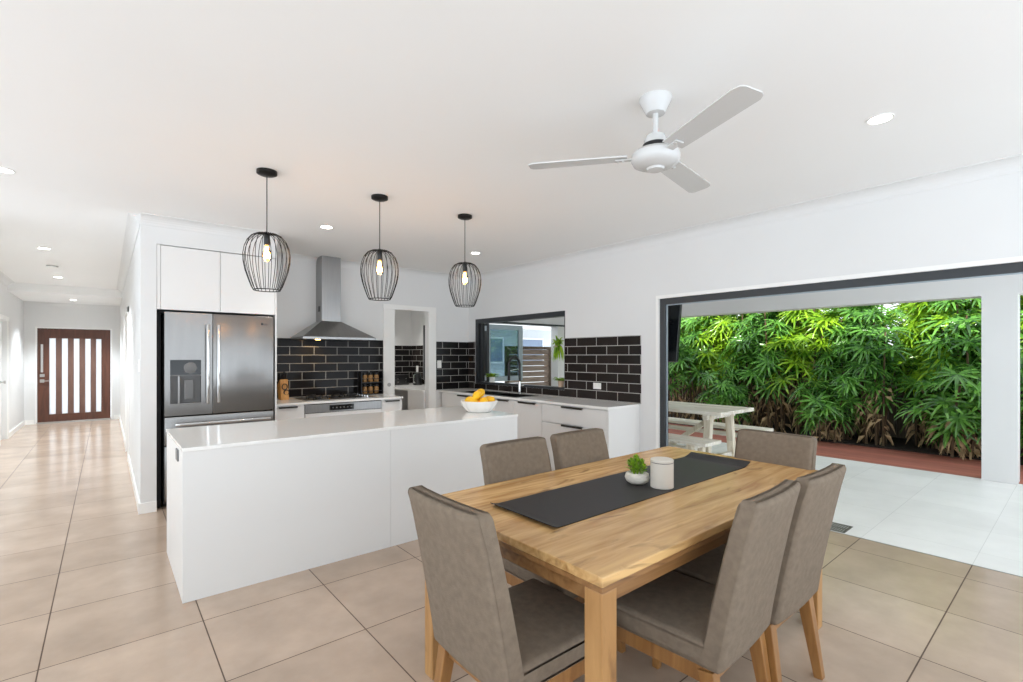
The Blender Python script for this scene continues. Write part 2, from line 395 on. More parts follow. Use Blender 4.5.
# front door
DX0, DX1 = -1.13, .075; DW = DX1-DX0
sl = [(.155, .24), (.32, .40), (.48, .557), (.637, .714), (.79, .866)]
SZ0, SZ1 = .19, 1.835
m = MB(); y0, y1 = YF+.02, YF+.065
m.box(DX0, DX0+DW*.155, y0, y1, .03, 2.045).box(DX0+DW*.866, DX1, y0, y1, .03, 2.045)
m.box(DX0+DW*.155, DX0+DW*.866, y0, y1, .03, SZ0).box(DX0+DW*.155, DX0+DW*.866, y0, y1, SZ1, 2.045)
door = struct('door_1', m, 'door_w')
for k in range(4):
    MB().box(DX0+DW*sl[k][1], DX0+DW*sl[k+1][0], y0+.006, y1-.006, SZ0, SZ1).build('mullion', 'door_m', door)
for a, b in sl:
    MB().box(DX0+DW*a, DX0+DW*b, y0+.018, y0+.026, SZ0, SZ1).build('glass_pane', 'frost', door)
h = MB().box(DX0+.055, DX0+.095, y0-.045, y0-.033, 1.10, 1.70, .004).box(DX0+.068, DX0+.082, y0-.035, y0, 1.18, 1.2).box(DX0+.068, DX0+.082, y0-.035, y0, 1.6, 1.62)
h.build('pull_handle', 'nickel', door)
MB().box(DX0+.04, DX0+.115, y0-.014, y0, 1.0, 1.065, .004).build('deadlock', 'nickel', door)
MB().box(DX0+.04, DX0+.11, y0-.014, y0, .88, .95, .004).bar((DX0+.08, y0-.05, .915), (DX0+.2, y0-.05, .915), .018, bev=.003).box(DX0+.072, DX0+.088, y0-.05, y0, .907, .923).build('lever_handle', 'nickel', door)
MB().box(DX0-.01, DX1+.01, YF-.03, YF+.1, 0, .03, .004).build('threshold', 'nickel', door)
MB().box(DX0-.03, DX0-.004, YF-.004, YF+.11, 0, 2.06).box(DX1+.004, DX1+.03, YF-.004, YF+.11, 0, 2.06).box(DX0-.03, DX1+.03, YF-.004, YF+.11, 2.05, 2.075).build('door_frame', 'trim', door)

# bifold opening to the patio
f = struct('door_4', MB().box(XR+.02, XO-.03, 2.94, 3.0, 0, 2.07).box(XR+.02, XO-.03, -1.58, -1.52, 0, 2.07).box(XR+.02, XO-.03, -1.52, 2.94, 2.005, 2.07), 'dark_al')
MB().box(XR+.05, XO-.06, 2.93, 2.94, 0, 2.005).box(XR+.05, XO-.06, -1.5, 2.93, 1.995, 2.005).build('track', 'pale_al', f)
struct('trim_7', MB().box(XR-.006, XO+.006, 3.0, 3.035, 0, 2.105).box(XR-.006, XO+.006, -1.6, 3.0, 2.07, 2.105), 'trim')
struct('trim_8', MB().box(XR, XR+.012, -1.6, 3.02, -.1, .001), 'grey_pl')

# servery window
wf = struct('window_1', MB().box(XR+.005, XO-.005, 4.40, 6.41, 1.975, 2.045).box(XR+.005, XO-.005, 4.40, 6.41, 1.0, 1.035).box(XR+.005, XO-.005, 6.33, 6.41, 1.035, 1.975).box(XR+.005, XO-.005, 4.40, 4.418, 1.035, 1.975), 'dark_al')
for k, y in enumerate((6.24, 6.13)):
    MB().box(XR+.03, XR+.075, y, y+.065, 1.04, 1.97, .003).build('folded_stile', 'dark_al', wf)
MB().box(XR+.01, XR+.03, 6.14, 6.17, 1.85, 1.93, .003).box(XR+.01, XR+.03, 6.14, 6.17, 1.06, 1.14, .003).build('hinge', 'pale_al', wf)
m = MB()
for (a, b, c, d_) in ((4.78, 4.85, 1.03, 1.975), (5.47, 5.56, 1.03, 1.975), (4.85, 5.47, 1.03, 1.11), (4.85, 5.47, 1.895, 1.975)): m.box(a, b, 6.33, 6.37, c, d_, .003)
s_ = m.build('open_sash', 'pale_al', wf)
MB().box(4.85, 5.47, 6.345, 6.353, 1.11, 1.895).build('sash_pane', 'sash', s_)
w2 = struct('window_2', MB().box(XR+.005, XO-.005, 7.05, 8.1, 1.97, 2.03).box(XR+.005, XO-.005, 7.05, 8.1, 1.0, 1.05).box(XR+.005, XO-.005, 8.02, 8.1, 1.05, 1.97).box(XR+.005, XO-.005, 7.05, 7.11, 1.05, 1.97), 'dark_al')
MB().box(XR+.05, XR+.056, 7.11, 8.02, 1.05, 1.97).build('glass_pane', 'clear', w2)

# splashback tiles
struct('trim_9', MB().box(1.406, 3.085, YB-.009, YB, .912, 1.677), 'spl_b')
struct('trim_10', MB().box(3.972, XR-.009, YB-.009, YB, .912, 1.677), 'spl_b')
struct('trim_11', MB().box(XR-.009, XR, 3.225, 4.40, .912, 1.685).box(XR-.009, XR, 4.40, 6.41, .912, 1.0).box(XR-.009, XR, 6.41, YB, .912, 1.685), 'spl_r')
struct('trim_12', MB().box(3.0, XR, 8.551, 8.56, .912, 1.65), 'spl_b')
struct('trim_13', MB().box(XR-.009, XR, 7.05, 8.1, .912, 1.0).box(XR-.009, XR, 8.1, 8.551, .912, 1.65).box(XR-.009, XR, 6.7, 7.05, .912, 1.65), 'spl_r')

# pantry doorway and its sliding door
struct('trim_14', MB().box(3.84, 3.972, YB-.016, YB, 0, 2.21, .002).box(3.085, 3.84, YB-.016, YB, 2.14, 2.21, .002), 'trim')
d5 = struct('door_5', MB().box(3.085, 3.262, YB-.022, YB-.001, 0, 2.138, .002), 'trim')
MB().lathe((3.172, YB-.022, 1.03), [(.0, -.006), (.016, -.006), (.02, -.012), (.026, -.012), (.028, 0), (.028, .004)], 20, M4=Matrix.Rotation(PI/2, 4, 'X')).build('round_pull', 'nickel', d5, smooth=True)

# ------------------------------------------------------------------ fridge and its cabinet
cb = thing('overhead_cabinet', 'white two door cupboard built in above the steel fridge', 'cabinet', (.895, 6.1, 1.89))
O = (.895, 6.1, 1.89)
MB().box(.37, 1.385, 5.63, YB-.012, 1.9, 2.49).build('cabinet_body', 'cab', cb, O)
MB().box(.392, .875, 5.605, 5.63, 1.89, 2.493, .002).build('cabinet_door', 'cab', cb, O)
MB().box(.879, 1.385, 5.605, 5.63, 1.89, 2.493, .002).build('cabinet_door', 'cab', cb, O)
MB().box(.362, .389, 5.605, 5.63, 1.89, 2.498).build('filler_panel', 'cab', cb, O)
MB().box(1.388, 1.404, 5.605, YB-.012, 0, 2.497, .001).build('side_panel', 'cab', cb, O)
MB().box(.362, 1.386, 5.68, 5.70, 1.865, 1.888).box(.362, .40, 5.70, 5.72, 0, 1.888).build('recess_shade_strip', 'darkgap', cb, O)  # near-black strips that paint shade into the gap around the fridge

O = (.895, 6.0, 0)
fr = thing('refrigerator', 'stainless steel french door fridge with ice dispenser beside the hallway wall', 'fridge', O)
MB().box(.415, 1.38, 5.665, 6.5, .03, 1.86, .004).box(.5, .56, 5.75, 5.8, 0, .03).box(1.2, 1.26, 5.75, 5.8, 0, .03).box(.5, .56, 6.3, 6.35, 0, .03).box(1.2, 1.26, 6.3, 6.35, 0, .03).build('fridge_body', 'darkgap', fr, O)
DXa, DXb, DZa, DZb = .464, .713, .985, 1.412
m = MB(); FY0, FY1 = 5.595, 5.66
m.box(.42, DXa, FY0, FY1, .878, 1.868).box(DXb, .808, FY0, FY1, .878, 1.868).box(DXa, DXb, FY0, FY1, .878, DZa).box(DXa, DXb, FY0, FY1, DZb, 1.868)
ld = m.build('fridge_door', 'steel', fr, O)
ds = MB().box(DXa, DXb, FY1-.006, FY1, DZa, DZb).box(DXa, DXb, FY0+.004, FY1, 1.255, 1.268).build('dispenser_recess', 'grey_pl', ld, O)
MB().box(DXa+.002, DXb-.002, FY0+.002, FY1-.006, 1.268, DZb-.002).build('dispenser_display', 'black_gl', ld, O)
MB().lathe((.625, FY0+.006, 1.335), [(.055, 0), (.055, .006), (.05, .008)], 24, M4=Matrix.Rotation(PI/2, 4, 'X')).build('ice_chute', 'grey_pl', ld, O, smooth=True)
MB().box(.575, .655, FY0+.02, FY0+.034, 1.03, 1.22, .006).build('water_paddle', 'grey_pl', ld, O)
MB().box(.525, .54, FY0+.012, FY1-.006, DZa, 1.255).build('dispenser_rib', 'steel', ld, O)
MB().box(DXa, DXb, FY0-.004, FY1-.006, DZa-.004, DZa+.012, .002).build('drip_tray', 'steel', ld, O)
def vhandle(x, p):
    MB().box(x-.014, x+.014, FY0-.062, FY0-.04, .985, 1.76, .008, 3).box(x-.01, x+.01, FY0-.042, FY0, 1.0, 1.03).box(x-.01, x+.01, FY0-.042, FY0, 1.715, 1.745).build('door_handle', 'chrome', p, O, smooth=True)
vhandle(.765, ld)
rd = MB().box(.812, 1.372, FY0, FY1, .878, 1.868, .006, 3).build('fridge_door', 'steel', fr, O, smooth=True)
vhandle(.856, rd)
tx = bpy.data.curves.new('badge', 'FONT'); tx.body = 'LG'; tx.size = .03; tx.extrude = .0006
to = bpy.data.objects.new('tmp', tx); COL.objects.link(to)
dg = bpy.context.evaluated_depsgraph_get(); me = bpy.data.meshes.new_from_object(to.evaluated_get(dg)); bpy.data.objects.remove(to)
me.name = 'badge'; me.transform(Matrix.Translation(Vector((1.275, FY0-.0008, 1.775))-Vector(O)) @ Matrix.Rotation(PI/2, 4, 'X'))
me.materials.clear(); me.materials.append(M['black']); bo = bpy.data.objects.new('badge', me); COL.objects.link(bo); bo.parent = rd
MB().lathe((1.258, FY0-.0008, 1.786), [(.012, 0), (.012, .0012)], 16, M4=Matrix.Rotation(PI/2, 4, 'X')).build('badge_disc', 'black', rd, O)
for z0, z1, hz in ((.60, .868, .795), (.07, .592, .52)):
    dr = MB().box(.42, 1.372, FY0, FY1, z0, z1, .006, 3).build('freezer_drawer', 'steel', fr, O, smooth=True)
    MB().box(.5, 1.335, FY0-.06, FY0-.038, hz-.014, hz+.014, .008, 3).box(.53, .55, FY0-.04, FY0, hz-.01, hz+.01).box(1.28, 1.3, FY0-.04, FY0, hz-.01, hz+.01).build('drawer_handle', 'chrome', dr, O, smooth=True)

# ------------------------------------------------------------------ cooktop bench
BT = .91
tag(MB().box(1.406, 3.03, 5.86, YB-.01, BT-.025, BT, .002).build('benchtop', 'stone', None, (2.2, 6.2, BT-.025)), 'white stone benchtop carrying the gas cooktop under the steel hood', 'benchtop')
def drawer_unit(name, label, cat, x0, x1, splits):
    o_ = ((x0+x1)/2, 6.2, 0); t = thing(name, label, cat, o_)
    MB().box(x0, x1, 5.9, YB-.012, .1, BT-.025).box(x0, x1, 5.95, YB-.012, 0, .1).build('cabinet_body', 'cab', t, o_)
    for a, b in splits:
        d_ = MB().box(x0+.002, x1-.002, 5.88, 5.9, a, b, .0015).build('drawer', 'cab', t, o_)
        xc = (x0+x1)/2
        MB().box(xc-.1, xc+.1, 5.862, 5.882, b-.004, b+.002).box(xc-.1, xc+.1, 5.86, 5.864, b-.016, b+.002).build('drawer_pull', 'pull', d_, o_)
    return t
drawer_unit('drawer_cabinet', 'narrow white drawer cabinet between the fridge and the oven', 'cabinet', 1.41, 1.775, ((.12, .5), (.504, .868)))
drawer_unit('drawer_cabinet', 'narrow white drawer cabinet between the oven and the pantry doorway', 'cabinet', 2.735, 3.025, ((.12, .5), (.504, .868)))
O = (2.255, 6.2, 0)
ov = thing('oven', 'built in stainless oven with black display under the gas cooktop', 'oven', O)
MB().box(1.778, 2.732, 5.9, YB-.012, .1, BT-.025).box(1.778, 2.732, 5.95, YB-.012, 0, .1).build('oven_body', 'darkgap', ov, O)
MB().box(1.78, 2.73, 5.87, 5.9, .775, .875, .002).build('control_panel', 'steel_h', ov, O)
MB().box(2.06, 2.36, 5.866, 5.871, .795, .858).build('display', 'black_gl', ov, O)
for k in range(6): MB().lathe((2.1+.045*k, 5.866, .826), [(.009, 0), (.009, .004)], 12, M4=Matrix.Rotation(PI/2, 4, 'X')).build('control_button', 'grey_pl', ov, O)
dd = MB().box(1.78, 2.73, 5.87, 5.9, .14, .77, .002).build('oven_door', 'cab', ov, O)
MB().box(1.85, 2.66, 5.82, 5.835, .70, .72, .006).box(1.88, 1.9, 5.83, 5.87, .705, .715).box(2.61, 2.63, 5.83, 5.87, .705, .715).build('oven_handle', 'chrome', dd, O)

O = (2.27, 6.24, BT)
ck = thing('gas_cooktop', 'black five burner gas cooktop set in the bench below the hood', 'cooktop', O)
MB().box(1.83, 2.71, 5.98, 6.5, BT, BT+.008, .003).build('hob_plate', 'steel_h', ck, O)
for (x, y, r) in ((2.0, 6.1, .035), (2.0, 6.37, .045), (2.27, 6.25, .06), (2.52, 6.1, .035), (2.52, 6.37, .045)):
    b_ = MB().lathe((x, y, BT+.008), [(r*1.3, 0), (r*1.3, .006), (r, .008), (r, .016), (r*.9, .02)], 24).build('burner', 'black', ck, O, smooth=True)
    g = MB()
    for k in range(4):
        a = PI/2*k+PI/4; ca, sa = math.cos(a), math.sin(a)
        g.bar((x+ca*.0, y+sa*.0, BT+.04), (x+ca*.125, y+sa*.125, BT+.04), .008)
        g.bar((x+ca*.12, y+sa*.12, BT+.008), (x+ca*.12, y+sa*.12, BT+.04), .008)
    
    g.build('trivet', 'black', ck, O)
for k in range(5):
    MB().lathe((2.6+.0*k, 6.02+.085*k, BT+.008), [(.019, 0), (.019, .012), (.016, .026), (.0, .027)], 16).build('control_knob', 'chrome', ck, O, smooth=True)

# range hood
O = (2.285, 6.35, 1.66)
hd = thing('range_hood', 'stainless canopy range hood with tall square flue on the kitchen wall', 'range hood', O)
hx0, hx1, hy0, hy1 = 1.82, 2.755, 6.1, YB
MB().box(hx0, hx1, hy0, hy1, 1.66, 1.69, .002).build('canopy_lip', 'steel_h', hd, O)
cx0, cx1, cy0 = 2.135, 2.385, 6.37
m = MB(); m._add([(hx0+.003, hy0+.003, 1.69), (hx1-.003, hy0+.003, 1.69), (hx1-.003, hy1, 1.69), (hx0+.003, hy1, 1.69), (cx0, cy0, 1.905), (cx1, cy0, 1.905), (cx1, hy1, 1.905), (cx0, hy1, 1.905)],
   [(0, 1, 5, 4), (1, 2, 6, 5), (2, 3, 7, 6), (3, 0, 4, 7), (4, 5, 6, 7), (3, 2, 1, 0)])
m.build('canopy', 'steel_h', hd, O)
fl = MB().box(cx0+.002, cx1-.002, cy0+.002, hy1, 1.905, CH-.001).build('flue', 'steel_h', hd, O)
MB().box(cx0-.003, cx0+.002, 6.44, 6.5, 2.03, 2.1).build('flue_vent', 'black', fl, O)
for x in (2.05, 2.52):
    MB().lathe((x, 6.26, 1.655), [(.032, 0), (.032, .006)], 20).build('hood_light', 'hoodlamp' if x < 2.3 else 'grey_pl', hd, O)
lamp('hood_light_beam', 'SPOT', (2.05-O[0], 6.46-O[1], 1.65-O[2]), 4., (1, .68, .33), hd, spot_size=2.4, shadow_soft_size=.03)

# knife block
O = (1.69, 6.42, BT)
kb = thing('knife_block', 'light wooden knife block holding black handled knives beside the fridge', 'knife block', O, 0)
m = MB(); m.prism([(6.36, BT), (6.50, BT), (6.55, BT+.17), (6.42, BT+.25)], 0, 1.645, 1.735); m.build('block', 'block', kb, O)
for k in range(3):
    for j in range(3):
        p = Vector((1.663+.027*k, 6.45+.035*j, BT+.235-.022*j)); d_ = Vector((.12*(k-1), -.28+.1*j, 1)).normalized()
        MB().bar(p-d_*.02, p+d_*(.10+.015*((k+j) % 2)), .017, .02, .011, .014, bev=.003).build('knife_handle', 'black', kb, O)
MB().tube([(1.69+.03*math.cos(a), 6.385-.004, BT+.16+.035*math.sin(a)) for a in [2*PI*i/16 for i in range(16)]], .006, 6, True).tube([(1.71+.03*math.cos(a), 6.38, BT+.09+.03*math.sin(a)) for a in [2*PI*i/16 for i in range(16)]], .006, 6, True).build('scissor_handles', 'black', kb, O, smooth=True)

# spice rack and jars
O = (2.86, 6.5, BT)
sr = thing('spice_rack', 'black two tier spice rack on the bench by the pantry doorway', 'rack', O)
for z in (BT, BT+.164): MB().box(2.71, 3.01, 6.45, 6.57, z, z+.011).build('shelf', 'black', sr, O)
for x in (2.7, 3.01): MB().box(x, x+.01, 6.45, 6.57, BT, BT+.32).build('side_frame', 'black', sr, O)
for z in (BT+.045, BT+.215): MB().box(2.71, 3.01, 6.445, 6.45, z, z+.01).build('rail', 'black', sr, O)
j0 = None; names = ['left', 'middle', 'right']
for r_ in range(2):
    for k in range(3):
        x = 2.775+.085*k; z = BT+(.012 if r_ == 0 else .175)
        lab = f'spice jar with black lid, {names[k]} one of the {"lower" if r_ == 0 else "upper"} rack shelf'
        if j0 is None:
            j0 = thing('spice_jar', lab, 'jar', (x, 6.51, z), 0, 'spice jars in the rack')
            MB().lathe((0, 0, 0), [(.03, 0), (.032, .004), (.032, .085), (.024, .1)], 18).build('jar_body', 'spice', j0, smooth=True)
            MB().lathe((0, 0, 0), [(.0275, .1), (.0275, .128), (.024, .13)], 18).build('jar_lid', 'black', j0, smooth=True)
        else: dup(j0, (x, 6.51, z), 0, lab)

# ------------------------------------------------------------------ sink bench along the right wall
XF = 4.03
tag(MB().box(XF, XR-.01, 3.24, 4.80, BT-.025, BT, .0).box(XF, 4.10, 4.80, 6.05, BT-.025, BT).box(4.47, XR-.01, 4.80, 6.05, BT-.025, BT).box(XF, XR-.01, 6.05, YB-.01, BT-.025, BT).build('benchtop', 'stone', None, (4.3, 4.9, BT-.025)), 'long white stone benchtop holding the sink below the servery window', 'benchtop')
def unit(label, y0, y1, splits, end=False, group=None):
    o_ = (4.33, (y0+y1)/2, 0); t = thing('base_cabinet', label, 'cabinet', o_)
    MB().box(XF+.045, XR-.012, y0, y1, .1, .70).box(XF+.045, 4.08, y0, y1, .70, BT-.025).box(XF+.1, XR-.012, y0, y1, 0, .1).build('cabinet_body', 'cab', t, o_)
    for (ya, yb, a, b) in splits:
        d_ = MB().box(XF+.02, XF+.045, ya+.002, yb-.002, a, b, .0015).build('drawer' if yb-ya > .6 else 'cabinet_door', 'cab', t, o_)
        yc = (ya+yb)/2
        MB().box(XF+.002, XF+.022, yc-.16, yc+.16, b-.004, b+.002).box(XF, XF+.004, yc-.16, yc+.16, b-.018, b+.002).build('drawer_pull', 'pull', d_, o_)
    if end: MB().box(XF+.02, XR-.001, y0-.02, y0-.001, 0, BT-.026, .001).build('end_panel', 'cab', t, o_)
    return t
unit('white two drawer cabinet at the dining end of the sink bench', 3.265, 4.26, ((3.265, 4.26, .12, .655), (3.265, 4.26, .665, .868)), True)
unit('white double door sink cabinet beneath the black tap', 4.262, 5.30, ((4.262, 4.80, .12, .868), (4.80, 5.30, .12, .868)))
unit('white two drawer cabinet of the sink bench nearest the pantry doorway', 5.302, 6.55, ((5.302, 6.55, .12, .655), (5.302, 6.55, .665, .868)))
O = (4.28, 5.42, .74)
sk = thing('kitchen_sink', 'black inset kitchen sink with drainer in the bench under the window', 'sink', O)
m = MB(); m.box(4.085, 4.485, 4.78, 4.815, BT, BT+.004).box(4.085, 4.485, 6.03, 6.07, BT, BT+.004).box(4.085, 4.115, 4.815, 6.03, BT, BT+.004).box(4.455, 4.485, 4.815, 6.03, BT, BT+.004).box(4.115, 4.455, 5.36, 5.40, BT-.01, BT+.004)
m.build('rim', 'black', sk, O)
for a, b, z in ((4.815, 5.36, .74), (5.40, 6.03, .86)):
    m = MB(); m.box(4.115, 4.455, a, b, z, z+.004).box(4.111, 4.115, a, b, z, BT).box(4.455, 4.459, a, b, z, BT).box(4.111, 4.459, a-.004, a, z, BT).box(4.111, 4.459, b, b+.004, z, BT)
    m.build('bowl' if z < .8 else 'drainer', 'black', sk, O)
O = (4.525, 5.22, BT)
tp = thing('kitchen_tap', 'tall sink mixer tap with chrome base and black spring neck', 'tap', O)
MB().lathe((0, 0, 0), [(.03, 0), (.03, .006), (.022, .01), (.022, .16), (.018, .18)], 20).build('tap_body', 'chrome', tp, smooth=True)
MB().bar((0, 0, .11), (0, -.09, .125), .016, .012, bev=.003).build('lever', 'chrome', tp)
pts = [(0, 0, .18), (0, 0, .42)]+[(-.10+.10*math.cos(a), 0, .42+.10*math.sin(a)) for a in [PI*i/10 for i in range(1, 11)]]+[(-.2, 0, .34)]
MB().tube(pts, .017, 10).build('spring_neck', 'black', tp, smooth=True)
MB().lathe((-.2, 0, .2), [(.016, 0), (.02, .01), (.018, .14)], 16).build('spray_head', 'black', tp, smooth=True)
MB().bar((0, 0, .36), (-.2, 0, .33), .01).build('spray_holder', 'chrome', tp)

# outlets and switches
def outlet(name, label, loc, rz, w_, h_, m_='trim'):
    t = thing(name, label, 'outlet' if 'outlet' in name else 'switch', loc, rz)
    MB().box(-w_/2, w_/2, -.008, 0, -h_/2, h_/2, .002).build('cover_plate', m_, t)
    for s in (-1, 1):
        MB().box(s*w_*.22-.008, s*w_*.22+.008, -.011, -.008, h_*.12, h_*.3).build('rocker', 'ceramic', t)
    return t
outlet('power_outlet', 'white double power outlet on the black tiles right of the servery window', (XR-.009, 3.85, 1.085), -PI/2, .12, .075)
outlet('power_outlet', 'white upright power outlet on the tiles between pantry doorway and corner', (4.03, YB-.009, 1.32), 0, .075, .12)
outlet('power_outlet', 'white power outlet on the tiles inside the pantry', (XR-.009, 8.3, 1.2), -PI/2, .075, .12)
outlet('light_switch', 'white light switch on the hallway wall left of the fridge', (.24, 5.76, 1.36), -PI/2, .075, .12)

# pots on the window sill
def potted(label, cat, loc, pot_m, kind):
    t = thing('potted_fern', label, cat, loc)
    MB().lathe((0, 0, 0), [(.034, 0), (.045, .085), (.04, .085), (.038, .07), (.0, .07)], 20, cap=False).build('pot', pot_m, t, smooth=True)
    MB().lathe((0, 0, 0), [(.039, .07), (.001, .074)], 12, cap=False).build('soil', 'soil', t)
    rnd = random.Random(kind); m = MB()
    for k in range(46):
        a = rnd.random()*2*PI; L_ = rnd.uniform(.09, .2 if kind == 1 else .15); up = rnd.uniform(.3, 1.)
        prev = None
        for q in range(6):
            f_ = q/5; r_ = .01+L_*f_*(1-up*.45); z = .075+L_*up*(f_*1.1-.75*f_*f_); wv = .014*math.sin(PI*min(1, f_*.9+.1))+.001
            c = Vector((r_*math.cos(a), r_*math.sin(a), z)); sd = Vector((-math.sin(a), math.cos(a), .15))*wv
            cur = (c-sd, c+Vector((0, 0, .003)), c+sd)
            if prev: m._add([*prev, *cur], [(0, 1, 4, 3), (1, 2, 5, 4)])
            prev = cur
    m.build('foliage', 'fern', t); return t
potted('small green fern in a pale pot at the left end of the window sill', 'plant', (4.553, 6.33, 1.036-.036+.0), 'ceramic', 1).location = (XR+.058, 6.03, 1.035)
potted('small green fern in a terracotta pot at the right end of the window sill', 'plant', (XR+.058, 4.53, 1.035), 'terracotta', 2)

# ------------------------------------------------------------------ pantry contents
O = (4.2, 7.6, 0)
pb = thing('pantry_cabinet', 'white pantry bench unit with open shelf seen through the doorway', 'cabinet', O)
MB().box(3.82, 3.84, 6.705, 7.23, 0, BT-.03).box(3.84, XR-.012, 7.21, 7.23, 0, BT-.03).box(3.84, XR-.02, 7.23, 8.555, .3, .32).box(3.84, XR-.02, 7.23, 8.555, 0, .02).build('carcass', 'cab', pb, O)
tag(MB().box(3.80, XR-.01, 6.702, 8.55, BT-.03, BT).box(3.02, 3.80, 7.95, 8.55, BT-.03, BT).build('benchtop', 'stone', None, (4.2, 7.6, BT-.03)), 'white stone benchtop inside the pantry under the toaster and kettle', 'benchtop')
O = (4.22, 8.33, BT)
to_ = thing('toaster', 'black four slot toaster on the pantry bench', 'toaster', O)
MB().box(4.06, 4.38, 8.22, 8.44, BT, BT+.19, .02, 3).build('toaster_body', 'black', to_, O, smooth=True)
MB().box(4.09, 4.35, 8.26, 8.29, BT+.186, BT+.192).box(4.09, 4.35, 8.36, 8.39, BT+.186, BT+.192).build('slots', 'grey_pl', to_, O)
for x in (4.14, 4.30):
    MB().box(x-.014, x+.014, 8.195, 8.22, BT+.11, BT+.125, .003).build('lever', 'chrome', to_, O)
    MB().lathe((x, 8.22, BT+.055), [(.014, 0), (.014, .014)], 14, M4=Matrix.Rotation(PI/2, 4, 'X')).build('browning_dial', 'chrome', to_, O)
O = (4.46, 8.06, BT)
kt = thing('kettle', 'black electric kettle beside the toaster in the pantry', 'kettle', O)
MB().lathe(O, [(.08, 0), (.085, .02), (.075, .1), (.062, .2), (.055, .215), (.0, .225)], 24).build('kettle_body', 'black', kt, O, smooth=True)
MB().tube([(O[0]-.05, O[1]-.03, BT+.2), (O[0]-.12, O[1]-.07, BT+.19), (O[0]-.12, O[1]-.07, BT+.06), (O[0]-.07, O[1]-.045, BT+.04)], .011, 8).build('kettle_handle', 'chrome', kt, O, smooth=True)

# ------------------------------------------------------------------ island
IX0, IX1, IY0, IY1 = .342, 2.925, 3.405, 4.385
O = (1.63, 3.9, 0)
isl = thing('kitchen_island', 'long white panelled kitchen island standing behind the dining table', 'island', O)
MB().box(IX0+.055, IX1-.055, IY0+.022, IY1-.04, 0, BT-.022).build('carcass', 'cab', isl, O)
ep = MB().box(IX0, IX0+.05, IY0+.0225, IY1-.01, 0, BT-.022, .0015).build('end_panel', 'cab', isl, O)
MB().box(IX1-.05, IX1, IY0+.0225, IY1-.01, 0, BT-.022, .0015).build('end_panel', 'cab', isl, O)
MB().box(IX0, 1.6562, IY0+.002, IY0+.022, .0, BT-.023, .001).build('front_panel', 'cab', isl, O)
MB().box(1.6575, IX1, IY0+.002, IY0+.022, .0, BT-.023, .001).build('front_panel', 'cab', isl, O)
MB().box(IX0-.008, IX0, 3.60, 3.70, .80, .87, .002).build('socket_plate', 'grey_pl', ep, O)
tag(MB().box(IX0-.003, IX1+.003, IY0-.006, IY1, BT-.022, BT, .002).build('benchtop', 'stone', None, (1.63, 3.9, BT-.022)), 'polished white stone top of the kitchen island carrying the lemon bowl', 'benchtop')
# bowl of lemons
O = (2.775, 3.80, BT)
bw = MB().lathe((0, 0, 0), [(.0, .004), (.10, .0), (.118, .012), (.155, .06), (.172, .108), (.168, .11), (.15, .064), (.11, .02), (.0, .016)], 72, cap=False, lobes=10, lamp=.07).build('fruit_bowl', 'ceramic', None, smooth=True)
bw.location = O; tag(bw, 'white scalloped bowl full of lemons on the island', 'bowl')
def lem(v):
    t = v.z/.041; v = v.copy(); v.z *= 1.22
    if abs(t) > .8: v.z += math.copysign((abs(t)-.8)*.03, t)
    return v
lm = MB().sphere((0, 0, 0), .041, f=lem).build('lemon', 'lemon', None, smooth=True)
spots = [(-.085, -.03, .09, 'at the left of the bowl rim'), (-.02, -.09, .09, 'low at the front of the bowl'), (.06, -.07, .09, 'low at the front right of the bowl'), (.095, .0, .09, 'at the right of the bowl rim'),
         (-.05, .06, .09, 'low at the back left of the bowl'), (.04, .07, .09, 'low at the back right of the bowl'), (.0, .0, .07, 'buried in the middle of the pile'),
         (-.045, -.03, .147, 'upper left on top of the pile'), (.022, .015, .162, 'topmost of the lemon pile')]
for k, (x, y, z, d_) in enumerate(spots):
    o = lm if k == 0 else lm.copy()
    if k: COL.objects.link(o)
    o.location = (O[0]+x*1.18, O[1]+y*1.18, O[2]+z+.016); o.rotation_euler = (PI/2*random.uniform(.6, 1.2), random.uniform(-.4, .4), random.uniform(0, 6))
    tag(o, f'yellow lemon {d_} on the island', 'lemon', 'lemons in the white bowl')

